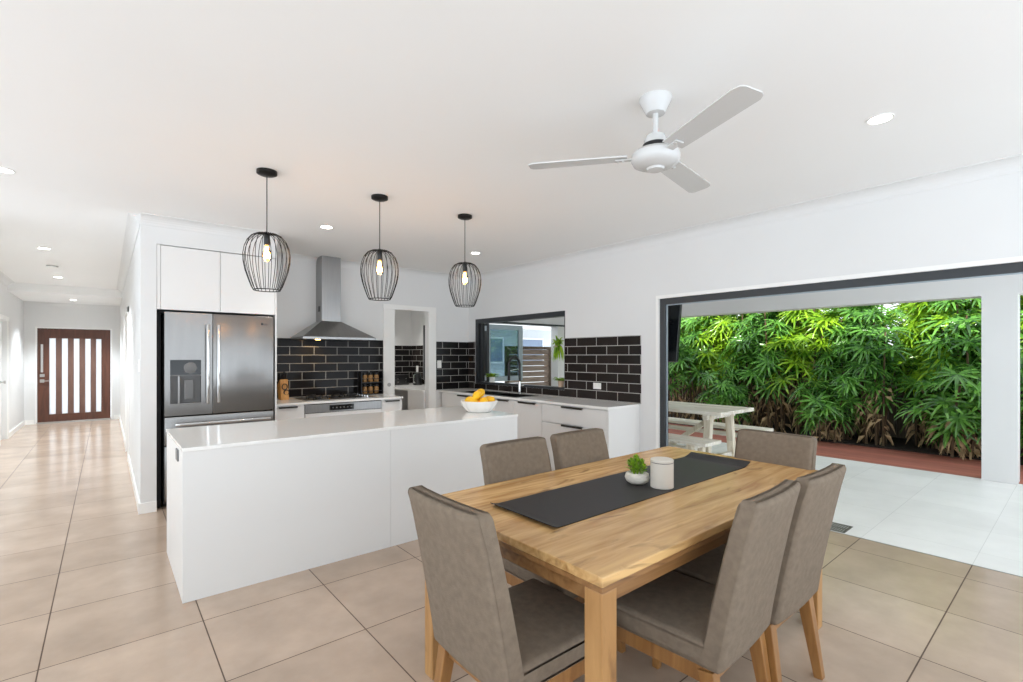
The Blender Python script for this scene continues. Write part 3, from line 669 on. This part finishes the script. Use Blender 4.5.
# ------------------------------------------------------------------ pendants
PZ0, PZ1 = 1.912, 2.31
def pendant(loc, label):
    t = thing('pendant_lamp', label, 'pendant lamp', loc, 0, 'pendant lamps over the island')
    dz = CH
    MB().lathe((0, 0, 0), [(.066, 0), (.066, -.022), (.05, -.03), (.01, -.034)], 28).build('ceiling_rose', 'black_mt', t, smooth=True)
    MB().tube([(0, 0, -.03), (0, 0, PZ1-dz)], .0035, 6).build('cord', 'black', t)
    top, bot = PZ1-dz, PZ0-dz; H_ = top-bot
    sock = MB().lathe((0, 0, 0), [(.014, top+.01), (.02, top), (.02, top-.075), (.016, top-.08)], 18).build('lamp_holder', 'black', t, smooth=True)
    b_ = MB().lathe((0, 0, 0), [(.012, top-.078), (.016, top-.095), (.03, top-.14), (.032, top-.165), (.022, top-.19), (.001, top-.197)], 20).build('bulb', 'bulbglass', t, smooth=True)
    f_ = MB()
    for k in range(4):
        a = PI/2*k; f_.tube([(.004*math.cos(a), .004*math.sin(a), top-.09), (.014*math.cos(a), .014*math.sin(a), top-.135), (.006*math.cos(a+.6), .006*math.sin(a+.6), top-.175)], .0045, 5)
    f_.build('filament', 'filament', b_)
    prof = [(.022, 0), (.064, .004), (.096, .02), (.124, .055), (.142, .10), (.150, .15), (.148, .20), (.137, .26), (.118, .32), (.098, .375), (.085, H_)]
    cg = MB(); n = 22
    for k in range(n):
        a = 2*PI*k/n; cg.tube([(r*math.cos(a), r*math.sin(a), top-z) for r, z in prof], .0023, 5)
    for r, z in ((.085, H_), (.024, .0)):
        cg.tube([(r*math.cos(2*PI*i/40), r*math.sin(2*PI*i/40), top-z) for i in range(40)], .0035, 6, True)
    cg.build('wire_shade', 'black_mt', t, smooth=True)
    lamp('glow', 'POINT', (0, 0, top-.15), 1.5, (1, .68, .36), t, shadow_soft_size=.03)
    return t
p0 = pendant((.865, 3.71, CH), 'black wire cage pendant nearest the fridge, leftmost over the island')
dup(p0, (1.707, 3.71, CH), .1, 'black wire cage pendant in the middle of the three over the island')
dup(p0, (2.545, 3.71, CH), .2, 'black wire cage pendant nearest the window, rightmost over the island')

# ------------------------------------------------------------------ ceiling fan
fn = thing('ceiling_fan', 'white three blade ceiling fan hanging above the dining table', 'ceiling fan', (2.125, 1.405, CH))
MB().lathe((0, 0, 0), [(.08, 0), (.08, -.012), (.066, -.04), (.046, -.078), (.03, -.08)], 32).build('ceiling_canopy', 'fan', fn, smooth=True)
MB().lathe((0, 0, 0), [(.014, -.08), (.014, -.2)], 16).build('down_rod', 'fan', fn, smooth=True)
mo = MB().lathe((0, 0, 0), [(.02, -.182), (.045, -.188), (.055, -.21), (.06, -.262), (.1, -.268), (.118, -.285), (.12, -.31), (.11, -.33), (.092, -.34), (.06, -.352), (.045, -.352), (.04, -.362), (.0, -.364)], 40).build('motor_housing', 'fan', fn, smooth=True)
MB().lathe((0, 0, 0), [(.0605, -.232), (.063, -.234), (.063, -.249), (.0605, -.251)], 40, cap=False).build('vent_band', 'black', mo)
for ang in (9, 128, 247):
    A = Matrix.Rotation(math.radians(ang), 4, 'Z') @ Matrix.Translation((0, 0, -.292)) @ Matrix.Rotation(math.radians(-9), 4, 'X')
    m = MB(); t = bmesh.new(); W0, W1 = .055, .066; R0, R1 = .14, .645
    out = [(R0, -W0), (R0+.1, -W0-.004), (R1-.05, -W1), (R1-.012, -W1+.01), (R1, -W1+.03), (R1, W1-.026), (R1-.012, W1-.01), (R1-.035, W1), (R0+.1, W0+.004), (R0, W0)]
    lo = [t.verts.new((x, y, -.003+.10*y*y)) for x, y in out]; hi = [t.verts.new((x, y, .003+.10*y*y)) for x, y in out]; n = len(out)
    t.faces.new(lo[::-1]); t.faces.new(hi)
    for i in range(n): t.faces.new((lo[i], lo[(i+1) % n], hi[(i+1) % n], hi[i]))
    m._merge(t, A); b_ = m.build('blade', 'fan', fn)
    m = MB(); m.box(.095, .2, -.022, .022, -.012, -.004, .003, M4=A)
    for x, y in ((.16, .012), (.185, -.012), (.16, -.012)): m.box(x-.004, x+.004, y-.004, y+.004, -.016, -.012, M4=A)
    m.build('blade_bracket', 'fan', b_)

# ------------------------------------------------------------------ downlights, smoke detector
dl0 = None
for (x, y, lab) in ((3.25, .735, 'round recessed downlight above the patio door, right of the fan'), (-.555, 4.87, 'round recessed downlight at the living room end of the hall, nearest on the left'),
                    (-.575, 8.1, 'round hallway downlight just before the smoke detector'), (-.61, 10.9, 'round hallway downlight just past the smoke detector'), (-.52, 13.35, 'round hallway downlight closest to the front door'),
                    (1.70, 4.93, 'round kitchen downlight between the left and middle pendants'), (3.57, 4.97, 'round kitchen downlight right of the rightmost pendant')):
    if dl0 is None:
        dl0 = thing('downlight', lab, 'downlight', (x, y, CH), 0, 'ceiling downlights')
        MB().lathe((0, 0, 0), [(.062, 0), (.062, -.006), (.052, -.004), (.052, 0)], 28, cap=False).build('trim_ring', 'trim', dl0, smooth=True)
        MB().lathe((0, 0, 0), [(.052, -.0035), (.001, -.0035)], 28, cap=False).build('diffuser', 'lamp', dl0)
        lamp('beam', 'SPOT', (0, 0, -.02), 18, (1, .97, .93), dl0, spot_size=2.0, spot_blend=.6, shadow_soft_size=.045)
    else:
        o = dup(dl0, (x, y, 2.6 if y > 12 else CH), 0, lab)
        for ch in o.children:
            if ch.type == 'LIGHT' and y > 8: ch.data = ch.data.copy(); ch.data.energy = 170; ch.data.color = (.86, .94, 1.)
o = dup(dl0, (3.75, 7.5, CH), 0, 'unseen round downlight added in the pantry ceiling to brighten the pantry')  # added lamp, out of view, lifts the pantry brightness
for ch in o.children:
    if ch.type == 'LIGHT': ch.data = ch.data.copy(); ch.data.energy = 75
sd = thing('smoke_detector', 'round white smoke detector on the hallway ceiling between downlights', 'smoke detector', (-.595, 9.55, CH))
MB().lathe((0, 0, 0), [(.065, 0), (.065, -.02), (.05, -.04), (.02, -.045), (.0, -.045)], 28).build('housing', 'trim', sd, smooth=True)
MB().lathe((0, 0, 0), [(.0655, -.01), (.0655, -.018), (.06, -.026)], 28, cap=False).build('vent_ring', 'grey_pl', sd)

# ------------------------------------------------------------------ dining table
TZ = .80; TX0, TX1, TY0, TY1 = 1.112, 3.11, .914, 1.955
O = ((TX0+TX1)/2, (TY0+TY1)/2, 0)
tb = thing('dining_table', 'rustic oak dining table with square legs in front of the island', 'table', O)
MB().box(TX0, TX1, TY0, TY1, TZ-.032, TZ, .004).build('table_top', 'oak', tb, O)
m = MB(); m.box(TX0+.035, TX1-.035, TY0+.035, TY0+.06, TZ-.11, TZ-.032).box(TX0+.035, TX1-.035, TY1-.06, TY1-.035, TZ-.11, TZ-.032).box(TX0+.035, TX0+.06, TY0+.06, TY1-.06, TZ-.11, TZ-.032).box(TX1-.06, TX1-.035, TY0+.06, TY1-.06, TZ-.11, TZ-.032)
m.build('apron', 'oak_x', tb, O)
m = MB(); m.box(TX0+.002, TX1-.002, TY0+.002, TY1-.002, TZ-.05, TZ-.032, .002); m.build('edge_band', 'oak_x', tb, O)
for x, y in ((TX0+.039, TY0+.039), (TX0+.039, TY1-.039), (2.91, TY0+.039), (2.91, TY1-.039)):
    MB().box(x-.035, x+.035, y-.035, y+.035, 0, TZ-.05, .004).build('leg', 'oak_leg', tb, O)
# runner with curled ends
RX0, RX1, RY0, RY1 = 1.275, 2.92, 1.285, 1.665
m = MB(); xs = [RX0+.05*i for i in range(int((RX1-RX0)/.05)+1)]+[RX1]
ring = []
def rz_(x):
    d1 = max(0, .05-(x-RX0))/.05; d2 = max(0, .09-(RX1-x))/.09
    return TZ+.0008+.012*d1**2+.022*d2**1.5
xs = sorted(set(xs+[RX0+.01*i for i in range(6)]+[RX1-.01*i for i in range(10)]))
lo = [(x, rz_(x)) for x in xs]
m.prism([(x, z) for x, z in lo]+[(x, z+.0035) for x, z in lo[::-1]], 1, RY0, RY1)
tag(m.build('table_runner', 'runner', None, (2.1, 1.47, TZ)), 'charcoal table runner laid along the middle of the oak table', 'table runner')
# canister
O = (2.10, 1.352, TZ+.0043)
cn = thing('canister', 'cream lidded canister on the charcoal table runner beside the succulent', 'canister', O)
MB().lathe((0, 0, 0), [(.0, 0), (.052, 0), (.055, .003), (.055, .122)], 36).build('canister_body', 'canister', cn, smooth=True)
MB().lathe((0, 0, 0), [(.0535, .122), (.0535, .126)], 36).build('lid_seal', 'lid_gap', cn, smooth=True)  # plain grey band between canister body and lid
MB().lathe((0, 0, 0), [(.055, .126), (.055, .136), (.052, .139), (.0, .139)], 36).build('lid', 'canister', cn, smooth=True)
# succulent
O = (2.068, 1.474, TZ+.0043)
sp = thing('potted_succulent', 'small green succulent in a low white stone pot on the runner', 'plant', O)
MB().lathe((0, 0, 0), [(.0, 0), (.036, 0), (.054, .012), (.062, .03), (.057, .05), (.045, .056), (.04, .05), (.0, .047)], 28, cap=False).build('pot', 'stonepot', sp, smooth=True)
rnd = random.Random(3); m = MB()
for s_ in range(11):
    a = rnd.random()*6.28; rr = rnd.uniform(0, .036); bx, by = rr*math.cos(a), rr*math.sin(a); hz = rnd.uniform(.03, .078)*(1.15-rr*8)
    lean = Vector((bx, by, 0))*1.0
    m.tube([(bx, by, .045), (bx+lean.x*.5, by+lean.y*.5, .05+hz)], .003, 5)
    for k in range(13):
        b_ = k*2.4; tt = .35+.65*k/13; L_ = .031*(1.1-.3*k/13); el = .15+1.1*(k/13)
        c = Vector((bx+lean.x*.5*tt, by+lean.y*.5*tt, .05+hz*tt)); d_ = Vector((math.cos(b_)*math.cos(el), math.sin(b_)*math.cos(el), math.sin(el)))
        sd_ = Vector((-math.sin(b_), math.cos(b_), 0))*.0065; up = d_.cross(sd_).normalized()*.003
        m._add([c, c+d_*L_*.6-sd_, c+d_*L_, c+d_*L_*.6+sd_, c+d_*L_*.55+up, c+d_*L_*.55-up], [(0, 1, 4), (1, 2, 4), (2, 3, 4), (3, 0, 4), (1, 0, 5), (2, 1, 5), (3, 2, 5), (0, 3, 5)])
m.build('foliage', 'succ', sp, smooth=True, angle=80)

# ------------------------------------------------------------------ dining chairs
def slab(w0, w1, pts, bev):
    """upholstered slab following a centre profile; pts = (y, z, thickness, normal angle)"""
def make_chair(label, loc, rz):
    t = thing('dining_chair', label, 'chair', loc, rz, 'dining chairs around the table')
    # seat
    q = bmesh.new(); bmesh.ops.create_cube(q, size=1)
    for v in q.verts: v.co = Vector((v.co.x*(.46 if v.co.y > 0 else .45), .015+v.co.y*.48, .425+v.co.z*.095))
    bmesh.ops.subdivide_edges(q, edges=q.edges[:], cuts=5, use_grid_fill=True)
    for v in q.verts:
        fx = 1-(v.co.x/.23)**2; fy = 1-((v.co.y-.015)/.24)**2
        if v.co.z > .46: v.co.z += .014*max(0, fx)*max(0, fy)
    sharp = [e for e in q.edges if len(e.link_faces) == 2 and e.calc_face_angle(0) > 1.]
    bmesh.ops.bevel(q, geom=sharp, offset=.024, segments=4, affect='EDGES', profile=.5)
    m = MB(); m._merge(q); m.build('seat', 'fabric', t, smooth=True, angle=70)
    # back
    q = bmesh.new(); bmesh.ops.create_cube(q, size=1)
    bmesh.ops.subdivide_edges(q, edges=q.edges[:], cuts=5, use_grid_fill=True)
    for v in q.verts:
        f = v.co.z+.5; w_ = .455-.012*f; th = .085-.018*f
        yc = -.232-.105*f-.022*f*f
        v.co = Vector((v.co.x*w_, yc+v.co.y*th+(.012*(v.co.x*2)**2), .378+f*.602))
    sharp = [e for e in q.edges if len(e.link_faces) == 2 and e.calc_face_angle(0) > 1.]
    bmesh.ops.bevel(q, geom=sharp, offset=.024, segments=4, affect='EDGES', profile=.5)
    m = MB(); m._merge(q); m.build('backrest', 'fabric', t, smooth=True, angle=70)
    # timber
    m = MB(); m.box(-.215, -.19, -.225, .225, .325, .382, .003).box(.19, .215, -.225, .225, .325, .382, .003).box(-.19, .19, .2, .225, .325, .382, .003).box(-.19, .19, -.225, -.2, .325, .382, .003)
    m.build('seat_frame', 'chairwood', t)
    for sx in (-1, 1):
        MB().bar((sx*.20, .205, .375), (sx*.205, .225, 0), .048, .03, .048, .032, bev=.003).build('leg', 'chairwood', t)
        MB().bar((sx*.20, -.21, .375), (sx*.215, -.27, 0), .05, .034, .055, .036, bev=.003).build('leg', 'chairwood', t)
    return t
c0 = make_chair('taupe upholstered chair at the near left end of the oak table, back towards viewer', (1.205, 1.36, 0), -PI/2)
dup(c0, (1.735, 1.70, 0), PI, 'taupe upholstered chair on the island side of the table, nearer the fridge')
dup(c0, (2.255, 1.70, 0), PI, 'taupe upholstered chair on the island side of the table, nearer the window')
dup(c0, (1.775, 1.06, 0), .05, 'taupe upholstered chair on the viewer side, nearer the bottom of the picture')
dup(c0, (2.25, 1.05, 0), 0., 'taupe upholstered chair on the viewer side, tucked beside the patio end')
dup(c0, (2.80, 1.235, 0), PI/2, 'taupe upholstered chair at the far end of the table facing the runner')

# ------------------------------------------------------------------ patio
struct('floor_patio', MB().box(XR+.012, 7.95, -3.2, 9.5, -.12, -.002), 'patio')
struct('floor_patio_deck', MB().box(7.95, 9.35, -3.2, 9.5, -.14, -.004), 'deck')
struct('floor_garden_bed', MB().box(9.35, 11, -3.2, 12, -.14, .02), 'mulch')
struct('floor_yard', MB().box(XO-1.5, 14, 9.5, 20, -.14, -.006), 'patio')
struct('ceiling_patio', MB().box(XO, 8.15, -.6, 7.5, 2.5, 2.6), 'ceil')
w = MB().box(7.87, 8.15, -.6, 7.7, 2.155, 2.5).box(XO, 7.87, 7.5, 7.7, 2.135, 2.5)
struct('trim_15', w, 'wall')
struct('trim_16', MB().box(XO, 7.87, 7.49, 7.72, 2.10, 2.135), 'dark_al')
struct('wall_patio_column', MB().box(7.87, 8.15, .515, .81, -.002, 2.155), 'wall')
struct('wall_patio_column_far', MB().box(7.62, 7.9, 7.5, 7.72, -.002, 2.10), 'wall')
dr = thing('floor_drain', 'square grey metal floor drain in the patio paving beside the dining area', 'drain', (4.745, 1.375, -.002))
g = MB()
for k in range(9): g.box(-.1, .1, -.074+.0185*k-.005, -.074+.0185*k+.005, 0, .004)
g.box(-.004, .004, -.08, .08, 0, .004)
g.build('grate', 'grate', dr)
MB().box(-.11, .11, -.09, -.08, 0, .005).box(-.11, .11, .08, .09, 0, .005).box(-.11, -.1, -.08, .08, 0, .005).box(.1, .11, -.08, .08, 0, .005).build('frame', 'grate', dr)
# trailing plant on the far patio post
hp = thing('hanging_plant', 'bright green trailing plant hanging on the white post outside the servery window', 'plant', (7.52, 7.40, 1.55))
MB().lathe((0, 0, 0), [(.0, 0), (.06, 0), (.085, .12), (.078, .12), (.06, .1), (.0, .1)], 18, cap=False).build('pot', 'terracotta', hp, smooth=True)
MB().bar((.0, .06, .11), (.1, .12, .11), .012).build('bracket', 'black_mt', hp)
rnd = random.Random(9); m = MB()
for k in range(70):
    a = rnd.random()*6.28; L_ = rnd.uniform(.1, .24); up = rnd.uniform(-.5, 1.1); prev = None
    for q in range(5):
        f_ = q/4; r_ = .02+L_*.75*f_; z = .1+L_*up*f_+.08*math.sin(PI*f_)-(.25*f_*f_ if up < 0 else 0); wv = .022*math.sin(PI*min(1, f_*.9+.1))+.001
        c = Vector((r_*math.cos(a), r_*math.sin(a), z)); sd_ = Vector((-math.sin(a), math.cos(a), .2))*wv
        cur = (c-sd_, c+Vector((0, 0, .004)), c+sd_)
        if prev: m._add([*prev, *cur], [(0, 1, 4, 3), (1, 2, 5, 4)])
        prev = cur
m.build('foliage', 'succ', hp)

# outdoor television on the outside wall
O = (4.98, 3.49, 1.75)
tv = thing('outdoor_television', 'dark tilted television on a bracket outside the patio door', 'television', O)
Rt = Matrix.Translation(O) @ Matrix.Rotation(math.radians(7), 4, 'Y')
MB().box(-.025, .025, -.51, .6, -.37, .37, .006, M4=Rt).build('cabinet', 'screen', tv, O)
MB().box(.0255, .0275, -.49, .58, -.35, .35, M4=Rt).build('screen', 'black_gl', tv, O)
MB().box(XO+.001, XO+.02, 3.1, 3.6, 1.55, 1.95).bar((XO+.01, 3.2, 1.9), (4.95, 3.2, 1.85), .03).bar((XO+.01, 3.2, 1.6), (4.93, 3.2, 1.68), .03).build('wall_bracket', 'black_mt', tv, O)

# outdoor table and benches
O = (6.18, 3.9, -.002)
ot = thing('outdoor_table', 'whitewashed timber trestle table on the patio outside the door', 'table', O)
m = MB()
for k in range(6): m.box(5.72+.152*k, 5.72+.152*k+.149, 2.87, 4.95, .715, .76, .003)
m.build('table_top', 'whitewood', ot, O)
for y in (3.12, 4.7):
    for x, sx in ((5.86, -1), (6.5, 1)):
        MB().bar((x-sx*.06, y, .715), (x+sx*.05, y, -.002), .085, .085, .085, .085, bev=.003).build('leg', 'whitewood_z', ot, O)
    MB().box(5.80, 6.56, y-.03, y+.03, .64, .715, .002).build('cross_rail', 'whitewood', ot, O)
MB().bar((6.18, 3.15, .68), (6.18, 3.9, .14), .06).bar((6.18, 4.67, .68), (6.18, 3.9, .14), .06).build('brace', 'whitewood_z', ot, O)
MB().box(6.15, 6.21, 3.1, 4.72, .1, .16).box(5.9, 6.46, 3.09, 3.15, .1, .16).box(5.9, 6.46, 4.67, 4.73, .1, .16).build('stretcher', 'whitewood', ot, O)
def obench(label, x0, x1, z):
    o_ = ((x0+x1)/2, 3.8, -.002); t = thing('outdoor_bench', label, 'bench', o_)
    m = MB(); n = 2
    for k in range(n): m.box(x0+(x1-x0)*k/n, x0+(x1-x0)*(k+1)/n-.004, 2.80, 4.85, z-.04, z, .003)
    m.build('bench_seat', 'whitewood', t, o_)
    for y in (3.02, 4.6):
        for x in (x0+.06, x1-.06): MB().bar((x, y, z-.04), (x, y, -.002), .07, .07, bev=.003).build('leg', 'whitewood_z', t, o_)
        MB().box(x0+.04, x1-.04, y-.025, y+.025, z-.1, z-.04).build('cross_rail', 'whitewood', t, o_)
    MB().box((x0+x1)/2-.025, (x0+x1)/2+.025, 3.02, 4.6, z-.16, z-.1).build('stretcher', 'whitewood', t, o_)
obench('whitewashed timber bench on the house side of the patio table', 5.22, 5.60, .45)
obench('whitewashed timber bench on the garden side of the patio table', 6.75, 7.08, .45)

# ------------------------------------------------------------------ garden
m = MB(); rnd = random.Random(11)
y = -3.2; 
while y < 11:
    m.box(10.62, 10.645+rnd.uniform(0, .012), y, y+.118, .0, 1.62+rnd.uniform(-.02, .02)); y += .122
pf = thing('paling_fence', 'weathered timber paling fence behind the palm hedge', 'fence', (10.63, 4, 0))
m.build('palings', 'paling', pf, (10.63, 4, 0))
MB().box(10.64, 10.7, -3.2, 11, .3, .38).box(10.64, 10.7, -3.2, 11, 1.35, 1.43).build('rail', 'paling', pf, (10.63, 4, 0))

def fan_leaf(m, base, direc, size, nseg, rnd, droop):
    """a palmate leaf: folded pointed segments radiating from base"""
    d = Vector(direc).normalized(); side = d.cross(Vector((0, 0, 1)))
    if side.length < .05: side = Vector((1, 0, 0))
    side.normalize(); up = side.cross(d).normalized()
    spread = rnd.uniform(2.3, 2.9)
    for k in range(nseg):
        f = (k/(nseg-1)-.5)*2; a = f*spread*.9+rnd.uniform(-.07, .07)
        ax = (d*math.cos(a)+side*math.sin(a)).normalized(); L = size*(1-.28*abs(f)**1.6)*rnd.uniform(.9, 1.08); W = size*.054*rnd.uniform(.85, 1.2)
        tv_ = ax.cross(up).normalized(); prev = None; dr_ = droop*rnd.uniform(.6, 1.4)
        for q in range(5):
            g = q/4; c = base+ax*L*g+up*(.10*L*math.sin(g*PI*.8))+Vector((0, 0, -1))*dr_*L*g**2.2
            wv = W*(.28 if q == 0 else (1, .95, .8, .35)[q-1]); s_ = tv_*wv; ft = up*wv*.38
            cur = (c-s_+ft, c, c+s_+ft)
            if prev: m._add([*prev, *cur], [(0, 1, 4, 3), (1, 2, 5, 4)])
            prev = cur
def make_palm(seed, label, height, nst, mt):
    rnd = random.Random(seed)
    t = thing('lady_palm', label, 'plant', (0, 0, 0), 0, 'palms along the garden fence')
    fol = MB(); dry = MB()
    for s in range(nst):
        a = rnd.random()*6.28; r0 = rnd.uniform(.03, .22); bx, by = r0*math.cos(a), r0*math.sin(a)
        h_ = height*(1-.45*(s/(nst-1))**1.3)*rnd.uniform(.95, 1.05); lx, ly = rnd.uniform(-.14, .14)+bx*.5, rnd.uniform(-.14, .14)+by*.5
        path = [Vector((bx+lx*f*f, by+ly*f*f, -.01+h_*f)) for f in (0, .25, .5, .75, 1)]
        MB().tube(path, .019, 7, r1=.012).build('stem', 'stem', t, smooth=True)
        nl = rnd.randint(10, 12)
        for k in range(nl):
            f = 1-(.62 if height < 1.5 else .45)*(k/nl); p = Vector((bx+lx*f*f, by+ly*f*f, h_*f)); az = k*2.4+rnd.uniform(-.5, .5)
            el = .95-1.0*(k/nl)+rnd.uniform(-.15, .25)
            dv = Vector((math.cos(az)*math.cos(el), math.sin(az)*math.cos(el), math.sin(el))); pl = rnd.uniform(.14, .34)
            tip = p+dv*pl
            fol.tube([p, p+dv*pl*.5+Vector((0, 0, .02)), tip], .004, 4)
            d2 = Vector((dv.x*.8, dv.y*.8, dv.z-rnd.uniform(.9, 1.6))).normalized()
            fan_leaf(fol, tip, d2, rnd.uniform(.25, .38), rnd.randint(10, 13), rnd, rnd.uniform(.02, .16))
        for k in range(9):
            f = rnd.uniform(.06, .5); p = Vector((bx+lx*f*f, by+ly*f*f, h_*f)); az = rnd.random()*6.28
            q = p+Vector((math.cos(az)*.1, math.sin(az)*.1, -rnd.uniform(.0, .14)))
            wv = Vector((-math.sin(az), math.cos(az), 0))*.007
            dry._add([p-wv*.4, p+wv*.4, q+wv+Vector((0, 0, -.05)), q-wv+Vector((0, 0, .02)), q+Vector((math.cos(az)*.05, math.sin(az)*.05, -.16))], [(0, 1, 2, 3), (3, 2, 4)])
    fol.build('foliage', mt, t)
    dry.build('dry_sheaths', 'dryleaf', t)
    return t
protos = [make_palm(21, 'a', 2.3, 7, 'leaf'), make_palm(22, 'b', 2.55, 7, 'leaf'), make_palm(23, 'c', 2.7, 7, 'leaf2'), make_palm(24, 'd', 1.1, 5, 'leaf'), make_palm(25, 'e', 2.75, 6, 'leaf2')]
rnd = random.Random(5); used = set(); y = -.9; idx = 0
rowpos = []
while y < 6.3:
    rowpos.append((9.72+rnd.uniform(-.1, .1), y, (0, 1, 2, 1, 0, 2)[idx % 6])); idx += 1; y += .52
y = -.7
while y < 2.4 or 4.2 < y < 5.5 or y < 4.2:
    rowpos.append((9.45+rnd.uniform(-.06, .08), y, 3)); y += .95 if y < 1.2 else 1.7
y = -.6
while y < 6.6:
    rowpos.append((10.2+rnd.uniform(-.06, .06), y, 4)); y += .8
kinds = ['mid height dark palm', 'tall dark palm', 'tall pale green palm', 'low bushy palm', 'tall yellowish palm']
rear = sorted((p for p in rowpos if p[2] == 4), key=lambda p: -p[1])
back = [p for p in rowpos if p[2] < 3]; front = [p for p in rowpos if p[2] == 3]
back.sort(key=lambda p: -p[1]); front.sort(key=lambda p: -p[1])
ords = ['first', 'second', 'third', 'fourth', 'fifth', 'sixth', 'seventh', 'eighth', 'ninth', 'tenth', 'eleventh', 'twelfth', 'thirteenth', 'fourteenth', 'fifteenth', 'sixteenth', 'seventeenth']
for lst, where in ((back, 'in the middle row'), (front, 'at the deck edge'), (rear, 'nearest the fence')):
    for k, (x, yy, v) in enumerate(lst):
        lab = f'{kinds[v]} {where}, {ords[k]} from left in that row'
        rz = rnd.random()*6.28
        sc = rnd.uniform(.93, 1.06)
        if v not in used:
            o = protos[v]; used.add(v); o.location = (x, yy, .02); o.rotation_euler = (0, 0, rz); o['label'] = lab
        else: o = dup(protos[v], (x, yy, .02), rz, lab)
        o.scale = (sc, sc, sc)

# slatted screen, neighbour house outside the servery window
O = (7.1, 7.95, 0)
ss = thing('slatted_screen', 'weathered horizontal slat screen seen through the servery window', 'fence', O)
m = MB()
for k in range(13): m.box(6.55, 7.75, 7.93, 7.95, .02+.122*k, .02+.122*k+.111, .002)
m.build('slats', 'slat', ss, O)
for x in (6.5, 7.75): MB().box(x, x+.07, 7.92, 7.99, -.004, 1.64).build('post', 'paling', ss, O)
MB().box(6.5, 7.82, 7.91, 7.99, 1.6, 1.66).build('capping', 'paling', ss, O)
O = (10, 13.5, 0)
nh = thing('neighbour_house', 'pale neighbouring house with white roof beyond the slat screen', 'house', O)
MB().box(6, 13.5, 13, 16, -.01, 2.4).build('house_wall', 'ext', nh, O)
m = MB(); m.prism([(12.4, 2.4), (12.4, 2.55), (14.6, 3.6), (16.6, 2.55), (16.6, 2.4)], 0, 5.6, 14); m.build('roof', 'roof', nh, O)
for x in (9.3, 11.2):
    wv = MB().box(x, x+1.2, 12.96, 13.0, 1.2, 2.1).build('window', 'trim', nh, O)
    MB().box(x+.06, x+1.14, 12.94, 12.96, 1.26, 2.04).build('pane', 'extwin', wv, O)

# ------------------------------------------------------------------ light
wd = bpy.data.worlds.new('sky'); SC.world = wd; wd.use_nodes = True
nt = wd.node_tree; bg = nt.nodes['Background']; bg.inputs[1].default_value = 1.5
# bright overcast sky above the horizon, brighter lower half added as ceiling up-light
tc = nt.nodes.new('ShaderNodeTexCoord'); sx_ = nt.nodes.new('ShaderNodeSeparateXYZ'); nt.links.new(tc.outputs['Generated'], sx_.inputs[0])
mr = nt.nodes.new('ShaderNodeMapRange'); mr.inputs[1].default_value = -.06; mr.inputs[2].default_value = .04; nt.links.new(sx_.outputs['Z'], mr.inputs[0])
mx = nt.nodes.new('ShaderNodeMix'); mx.data_type = 'RGBA'; nt.links.new(mr.outputs[0], mx.inputs['Factor'])
mx.inputs['A'].default_value = (1.42, 1.58, 1.74, 1); mx.inputs['B'].default_value = (.92, 1.0, 1.07, 1); nt.links.new(mx.outputs['Result'], bg.inputs[0])
sun = lamp('sun', 'SUN', (0, 0, 10), 6.0, (1, .95, .85), angle=math.radians(1.5))
sun.rotation_euler = Vector((.78, .25, -.60)).to_track_quat('-Z', 'Y').to_euler()

SC.view_settings.view_transform = 'Standard'; SC.view_settings.look = 'None'; SC.view_settings.exposure = .4; SC.view_settings.gamma = 1.
SC.view_settings.use_curve_mapping = False
cy = SC.cycles
cy.use_denoising = True; cy.max_bounces = 10; cy.diffuse_bounces = 6; cy.glossy_bounces = 5; cy.transparent_max_bounces = 12; cy.sample_clamp_indirect = 6
